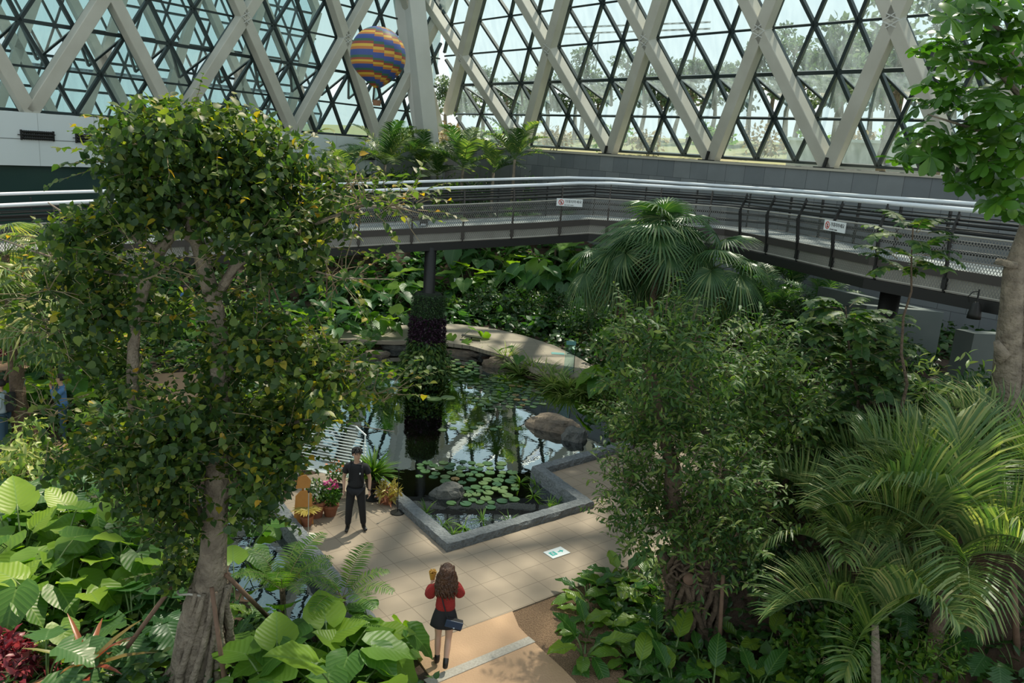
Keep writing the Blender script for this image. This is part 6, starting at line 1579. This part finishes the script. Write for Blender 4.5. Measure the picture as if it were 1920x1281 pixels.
def person(label, pos, rz, h=1.75, top=None, trou=None, shoe=None, hair=None, arms=None, legs=None, headturn=0.0, skinarms=True, sleeve='short', legskin=False, hairlong=False, head_dz=0, extras=None, cat='person'):
    e = empty('person', pos, rz=rz, sc=h / 1.75, label=label, cat=cat)
    A = arms or {-1: [(-.175, .01, 1.42), (-.235, .03, 1.14), (-.25, -.05, .90), (0, -.1, -1)], 1: [(.175, .01, 1.42), (.235, .03, 1.14), (.25, -.05, .90), (0, -.1, -1)]}
    Lg = legs or {-1: [(-.09, .0, .90), (-.105, -.015, .50), (-.11, .03, .10), (-.13, -.10, .03)], 1: [(.09, .0, .90), (.105, -.015, .50), (.11, .03, .10), (.13, -.10, .03)]}
    nd = {'pel': (0, 0, .96, .145, .10)}; ed = []
    chain(nd, ed, 's', [(0, .005, 1.08, .12, .09), (0, .01, 1.22, .13, .095), (0, .015, 1.36, .15, .10), (0, .01, 1.455, .075, .06), (0, 0, 1.51, .052, .052)], 'pel')
    ht = Vector((math.sin(headturn), -math.cos(headturn), 0))
    chain(nd, ed, 'hd', [(ht.x * .02, ht.y * .02, 1.575, .062, .07), (ht.x * .012, ht.y * .012, 1.645, .078, .09), (0, 0, 1.70, .075, .088), (0, 0, 1.735, .045, .055)], 's4')
    for s in (-1, 1):
        a = A[s]; nd[f'sh{s}'] = (*a[0], .055); ed.append(('s2', f'sh{s}')); m1 = (Vector(a[0]) + Vector(a[1])) / 2
        chain(nd, ed, f'a{s}', [(*m1, .046), (*a[1], .040), (*((Vector(a[1]) + Vector(a[2])) / 2), .036), (*a[2], .027, .022)], f'sh{s}')
        dd = Vector(a[2]) - Vector(a[1]); hdv = dd.normalized() * .7 + Vector(a[3]).normalized() * .3 if len(a) > 3 else dd
        hand(nd, ed, f'a{s}3', a[2], hdv, a[4] if len(a) > 4 else (0, -1, 0), pre=f'h{s}', curl=a[5] if len(a) > 5 else .35)
        l = Lg[s]; chain(nd, ed, f'l{s}', [(*l[0], .085), (*((Vector(l[0]) + Vector(l[1])) / 2), .075), (*l[1], .054), (*((Vector(l[1]) * .6 + Vector(l[2]) * .4)), .056), (*l[2], .036)], 'pel')
    body = skin('body', nd, ed, sk, e, 2)
    # face
    def fp(fx, fz, out): c = Vector((0, 0, 1.66)); sdv = Vector((-ht.y, ht.x, 0)) * -1; return c + ht * out + sdv * fx + Vector((0, 0, fz))
    MB().tube([fp(0, .005, .078), fp(0, -.022, .103), fp(0, -.03, .088)], [.006, .012, .006], 6).build('nose', sk, e, smooth_=True)
    lipm = bpy.data.materials.get('lip') or mat('lip', (.35, .12, .10), .5)
    MB().tube([fp(-.022, -.055, .076), fp(0, -.057, .084), fp(.022, -.055, .076)], [.003, .006, .003], 6).build('mouth', lipm, e, smooth_=True)
    for s in (-1, 1):
        MB().lathe([(.002, -.006), (.011, 0), (.002, .006)], tuple(fp(.03 * s, .008, .080)), 8).build('eye', MT['hairb'], e)
        MB().tube([fp(.015 * s, .026, .083), fp(.042 * s, .027, .074)], .004, 5).build('eyebrow', MT['hairb'], e)
        MB().tube([fp(.078 * s, .02, .0), fp(.086 * s, .0, -.005), fp(.078 * s, -.03, .003)], [.01, .014, .007], 6).build('ear', sk, e, smooth_=True)
    if hair:
        bm = bmesh.new(); bmesh.ops.create_icosphere(bm, subdivisions=4, radius=1)
        from mathutils import noise
        dl = []
        for v in bm.verts:
            f = v.co.dot(ht); n_ = .03 * noise.noise(v.co * 5)
            if v.co.z < (.0 + .34 * max(0, f) if f > 0 else -.6) - 0.02 * n_ : dl.append(v); continue
            r = 1 + n_ * 2; v.co = Vector((v.co.x * .102 * r, v.co.y * .116 * r, v.co.z * .108 * r)) + Vector((0, 0, 1.685)) - ht * .008
        bmesh.ops.delete(bm, geom=dl, context='VERTS'); me = bpy.data.meshes.new('hair'); bm.to_mesh(me); bm.free(); me.materials.append(hair)
        for p_ in me.polygons: p_.use_smooth = True
        ho = link('hair', me, e); sm = ho.modifiers.new('solid', 'SOLIDIFY'); sm.thickness = .016; sm.offset = -1
    # clothes
    if top:
        n2 = {'c0': ((0, .0, .93, .185, .14) if sleeve != 'wide' else (0, 0, .99, .175, .135))}; e2 = []
        chain(n2, e2, 't', [(0, .005, 1.08, .17, .13), (0, .01, 1.22, .172, .13), (0, .015, 1.355, .185, .135), (0, .012, 1.45, .135, .105), (0, .008, 1.49, .075, .07)], 'c0')
        for s in (-1, 1):
            a = A[s]; a0, a1, a2 = Vector(a[0]), Vector(a[1]), Vector(a[2]); n2[f'x{s}'] = (*a0, .088); e2.append(('t2', f'x{s}'))
            if sleeve == 'short': chain(n2, e2, f'y{s}', [(*(a0.lerp(a1, .35)), .080), (*(a0.lerp(a1, .70)), .084)], f'x{s}')
            else: chain(n2, e2, f'y{s}', [(*(a0.lerp(a1, .5)), .064 if sleeve == 'long' else .082), (*a1, .058 if sleeve == 'long' else .095), (*(a1.lerp(a2, .55)), .048 if sleeve == 'long' else .085), (*(a1.lerp(a2, .9)), .038 if sleeve == 'long' else .045)], f'x{s}')
        skin('top', n2, e2, top, e, 2)
    if trou:
        n3 = {'p': (0, 0, .98, .155, .118)}; e3 = []
        for s in (-1, 1):
            l = [Vector(q) for q in Lg[s]]
            pts = [(*l[0], .108), (*l[0].lerp(l[1], .5), .096), (*l[1], .078), (*l[1].lerp(l[2], .45), .072), (*l[1].lerp(l[2], .95), .062)]
            if legskin: pts = [(*l[0], .105), (*l[0].lerp(l[1], .32), .11), (*l[0].lerp(l[1], .42), .112)]
            chain(n3, e3, f'q{s}', pts, 'p')
        if legskin:
            V = []; n_ = 28; rows = [(1.04, .145, .115), (.98, .165, .125), (.90, .19, .145), (.82, .21, .155), (.74, .225, .165), (.73, .21, .15), (.80, .19, .14)]
            for z_, ax_, ay_ in rows:
                for k in range(n_):
                    a_ = 2 * math.pi * k / n_; w_ = 1 + (.03 * math.sin(a_ * 7) if z_ < .85 else 0); V.append((ax_ * math.cos(a_) * w_, ay_ * math.sin(a_) * w_, z_))
            Fc = [(i * n_ + k, i * n_ + (k + 1) % n_, (i + 1) * n_ + (k + 1) % n_, (i + 1) * n_ + k) for i in range(len(rows) - 1) for k in range(n_)]
            link('shorts', mesh('shorts', V, Fc, trou, True), e)
        else: skin('trousers', n3, e3, trou, e, 2)
    if shoe:
        for s in (-1, 1):
            l = [Vector(q) for q in Lg[s]]; up_ = (l[1] - l[2]).normalized(); n4 = {'u': (*(l[2] + up_ * .11), .050)}; e4 = []
            toe = l[3]; mid = l[2].lerp(toe, .5)
            chain(n4, e4, 'v', [(*l[2], .048), (*(l[2].lerp(mid, .3) - up_ * .045), .044), (*(mid - Vector((0, 0, .0))), .044, .036), (*toe, .040, .028)], 'u')
            skin('shoe', n4, e4, shoe, e, 2)
    return e
# man in black -------------------------------------------------
pm = (G(652, 999) + G(679, 992)) / 2
MAN = person('young man in a black T-shirt, black trousers and boots standing by the pond curb', pm, .08, 1.75, blk, blk, boot, MT['hairb'], headturn=.55,
             arms={-1: [(-.18, .01, 1.42), (-.25, .05, 1.15), (-.235, -.05, .93), (.3, -.4, -1)], 1: [(.18, .01, 1.42), (.26, .04, 1.15), (.27, -.03, .90), (0, -.2, -1)]},
             legs={-1: [(-.09, 0, .90), (-.125, -.03, .50), (-.15, .02, .09), (-.16, -.14, .035)], 1: [(.09, 0, .90), (.135, -.02, .50), (.16, .08, .09), (.23, -.06, .035)]})
MB().tube([(.268 + .032 * math.cos(a), -.022 + .032 * math.sin(a), .925) for a in np.linspace(0, 6.28, 14)], .010, 6).build('wristwatch', MT['steel'], MAN)
for s in (-1, 1): MB().tube([(.11 * s, .13, 1.40), (.115 * s, .02, 1.50), (.12 * s, -.12, 1.42), (.125 * s, -.125, 1.2), (.15 * s, -.05, 1.08)], .014, 6).build('backpack_strap', blk, MAN)
MB().lathe([(.001, 0), (.012, .002), (.012, .03), (.001, .032)], (.085, -.118, 1.28), 10).build('shirt_logo', MT['sign'], MAN)
hn = MB(); random.seed(4)
for k in range(90):
    a = random.uniform(0, 6.28); t = random.uniform(.05, 1.15); c_ = Vector((math.cos(a) * math.sin(t) * .10, math.sin(a) * math.sin(t) * .112 + .0, math.cos(t) * .106 + 1.685))
    d_ = Vector((math.cos(a), math.sin(a) - .3, -.9 * t)).normalized(); hn.tube([c_, c_ + d_ * .03 + Vector((0, 0, .012)), c_ + d_ * .065], [.014, .011, .002], 5)
hn.build('hair_tufts', MT['hairb'], MAN, smooth_=True)
# woman in red -------------------------------------------------
pw = (G(820, 1250) + G(838, 1246)) / 2
WOM = person('young woman in a red sweater and black shorts walking away with long wavy brown hair', pw, math.pi + .05, 1.68, redc, blk, boot, MT['hairw'], headturn=0, sleeve='wide', legskin=True,
             arms={1: [(.165, .0, 1.42), (.26, -.06, 1.18), (.24, -.30, 1.27), (0, -.3, 1), (-1, 0, 0), .9], -1: [(-.165, .0, 1.42), (-.23, -.10, 1.19), (-.12, -.28, 1.36), (.2, -.3, 1), (1, 0, 0), .9]},
             legs={1: [(.09, 0, .90), (.09, -.08, .50), (.085, .0, .10), (.13, -.13, .03)], -1: [(-.085, 0, .90), (-.075, .0, .50), (-.055, .20, .17), (-.045, .12, .05)]})
hn = MB(); random.seed(9)
for k in range(34):
    a = math.pi * (k + .5) / 34; x0 = .088 * math.cos(a); y0 = .02 + .085 * math.sin(a); P = []; wv = random.uniform(0, 6)
    zend = random.uniform(1.25, 1.36)
    for j in range(11):
        t = j / 10; z = 1.745 + (zend - 1.745) * t; sp_ = (.45 + .55 * min(1, t * 7)) * (1 + .75 * min(1, t * 1.6))
        P.append((x0 * sp_ + .02 * math.sin(t * 17 + wv), y0 * (1 + .5 * t) + .01 + .014 * math.cos(t * 13 + wv), z))
    hn.tube(P, [.02, .024, .026, .026, .026, .025, .024, .023, .02, .015, .004], 6)
for s in (-1, 1):
    for k in range(5):
        wv = random.uniform(0, 6); P = [(s * (.082 + .03 * min(1, t * 2)) + .012 * math.sin(t * 12 + wv), .0 - .02 * k - .02 * t, 1.71 - .36 * t) for t in np.linspace(0, 1, 8)]
        hn.tube(P, [.02, .022, .024, .024, .022, .02, .015, .004], 6)
hn.build('long_hair', MT['hairw'], WOM, smooth_=True)
# shoulder bag, strap and held cup stay separate things
bm_ = mat('bag_navy', (.022, .04, .075), .4); R3 = Matrix.Rotation(math.pi + .05, 4, 'Z'); W_ = lambda v: pw + (R3 @ Vector(v)) * (1.68 / 1.75)
e = empty('shoulder_bag', W_((-.15, .17, .86)), rz=math.pi + .05, label='navy blue crossbody bag hanging on the right hip of the woman in red', cat='bag')
MB().box((0, 0, 0), (.25, .09, .15), R=Matrix.Rotation(-.22, 3, 'Y')).build('bag_body', blk, e, bevel=.015); MB().box((0, .052, .02), (.26, .02, .12), R=Matrix.Rotation(-.22, 3, 'Y')).build('flap', bm_, e, bevel=.008)
MB().lathe([(.001, 0), (.013, .0), (.013, .006)], (0, .065, -.03), 10).build('clasp', MT['pipe'], e)
MB().tube([(.10, 0, .09), (.17, -.02, .30), (.235, -.03, .56), (.27, -.12, .62), (.22, -.24, .58)], .010, 6).build('strap', blk, e)
MB().tube([(-.10, -.02, .05), (-.03, -.10, .02), (.08, -.05, .08)], .009, 6).build('strap', blk, e)
cp_ = W_((.235, -.36, 1.36)); e = empty('snack_cup', cp_, label='golden yellow cup of snacks held up by the woman in red', cat='cup')
yl = mat('cup_yellow', (.48, .26, .04), .6); MB().lathe([(.035, -.06), (.05, .02), (.062, .07), (.055, .07), (.04, -.03)], n=16).build('cup', yl, e)
V_, N__ = blob((0, 0, .085), (.05, .05, .03), 40, .2); sn = MB()
for v in V_: sn.lathe([(.001, -.014), (.014, 0), (.001, .014)], tuple(v), 6)
sn.build('snack', mat('snack_gold', (.62, .34, .07), .6), e)
# visitors at the left ------------------------------------------
jean = mat('jeans', (.03, .075, .12), .85); lb_ = mat('shirt_light_blue', (.36, .44, .50), .8); bl_ = mat('shirt_blue', (.07, .17, .36), .8); whc = mat('cloth_white', (.62, .63, .62), .85); pnk = mat('cloth_pink', (.45, .20, .17), .85)
P1 = person('person in a light blue shirt and jeans with a black backpack at the left edge', G(10, 846), -1.3, 1.74, lb_, jean, boot, MT['hairb'], sleeve='long', arms={-1: [(-.175, .01, 1.42), (-.22, -.02, 1.14), (-.15, -.26, 1.10), (0, -1, 0), (0, 0, 1)], 1: [(.175, .01, 1.42), (.22, .02, 1.14), (.16, -.24, 1.08), (0, -1, 0), (0, 0, 1)]})
bp = MB().box((0, .20, 1.23), (.30, .16, .44)); bp.build('backpack', blk, P1, bevel=.05)
P2 = person('person in a blue shirt raising a hand to the mouth, standing behind large leaves', G(112, 833) + Vector((0, .2, 0)), -1.0, 1.70, bl_, jean, boot, MT['hairb'], sleeve='long', headturn=-.3, arms={-1: [(-.175, .01, 1.42), (-.20, -.16, 1.22), (-.06, -.2, 1.50), (0, -.2, 1), (1, 0, 0), .9], 1: [(.175, .01, 1.42), (.2, -.16, 1.2), (.05, -.22, 1.46), (0, -.2, 1), (-1, 0, 0), .9]})
P3 = person('person in a loose white top standing on the left path under the fan palm', G(120, 668), 2.8, 1.66, whc, jean, boot, MT['hairb'], sleeve='wide')
P4 = person('person in a white top with dark hair, right of the other white top', G(153, 668), 3.3, 1.66, whc, blk, boot, MT['hairb'], sleeve='wide')
P5 = person('person in a long pink skirt walking on the left path', G(86, 672), 3.1, 1.62, whc, pnk, boot, MT['hairb'], sleeve='wide')
n_ = MB().lathe([(.13, 1.0), (.17, .8), (.24, .5), (.29, .14), (.27, .14), (.12, .98)], n=20); n_.build('skirt', pnk, P5, smooth_=True)
P6 = person('person in bright blue among the shaded plants behind the fig', G(350, 612), 1.0, 1.65, bl_, blk, boot, MT['hairb'], sleeve='long')
P7 = person('person in a blue coat beside the tripod pole in the shade', G(478, 612), 2.0, 1.65, bl_, bl_, boot, MT['hairb'], sleeve='long')
finish_labels()
# ================================================================ light
w = bpy.data.worlds.new('sky'); SC.world = w; w.use_nodes = True; nt = w.node_tree; N = nt.nodes; L = nt.links
bg = N['Background']
tc = N.new('ShaderNodeTexCoord'); sp_ = N.new('ShaderNodeSeparateXYZ'); L.new(tc.outputs['Generated'], sp_.inputs[0])
cr = N.new('ShaderNodeValToRGB'); L.new(sp_.outputs['Z'], cr.inputs['Fac'])
e = cr.color_ramp.elements; e[0].position = 0; e[0].color = (.84, .90, .88, 1); e[1].position = 1; e[1].color = (.54, .65, .72, 1)
q = e.new(.25); q.color = (.76, .86, .88, 1)
L.new(cr.outputs['Color'], bg.inputs['Color']); bg.inputs['Strength'].default_value = 1.1
sd_ = bpy.data.lights.new('sun', 'SUN'); sd_.energy = 8.0; sd_.angle = math.radians(1.2); sd_.color = (1, .83, .66)
so = bpy.data.objects.new('sun', sd_); COL.objects.link(so)
sdir = Vector((-.42, -.72, -1.25)).normalized()
so.rotation_euler = sdir.to_track_quat('-Z', 'Y').to_euler()
vs = SC.view_settings; vs.view_transform = 'Standard'; vs.look = 'None'; vs.gamma = 1; vs.exposure = .12; vs.use_curve_mapping = False
print('LONG', sorted({o['label'] for o in bpy.data.objects if o.get('label') and len(o['label'].split()) > 16})[:40])
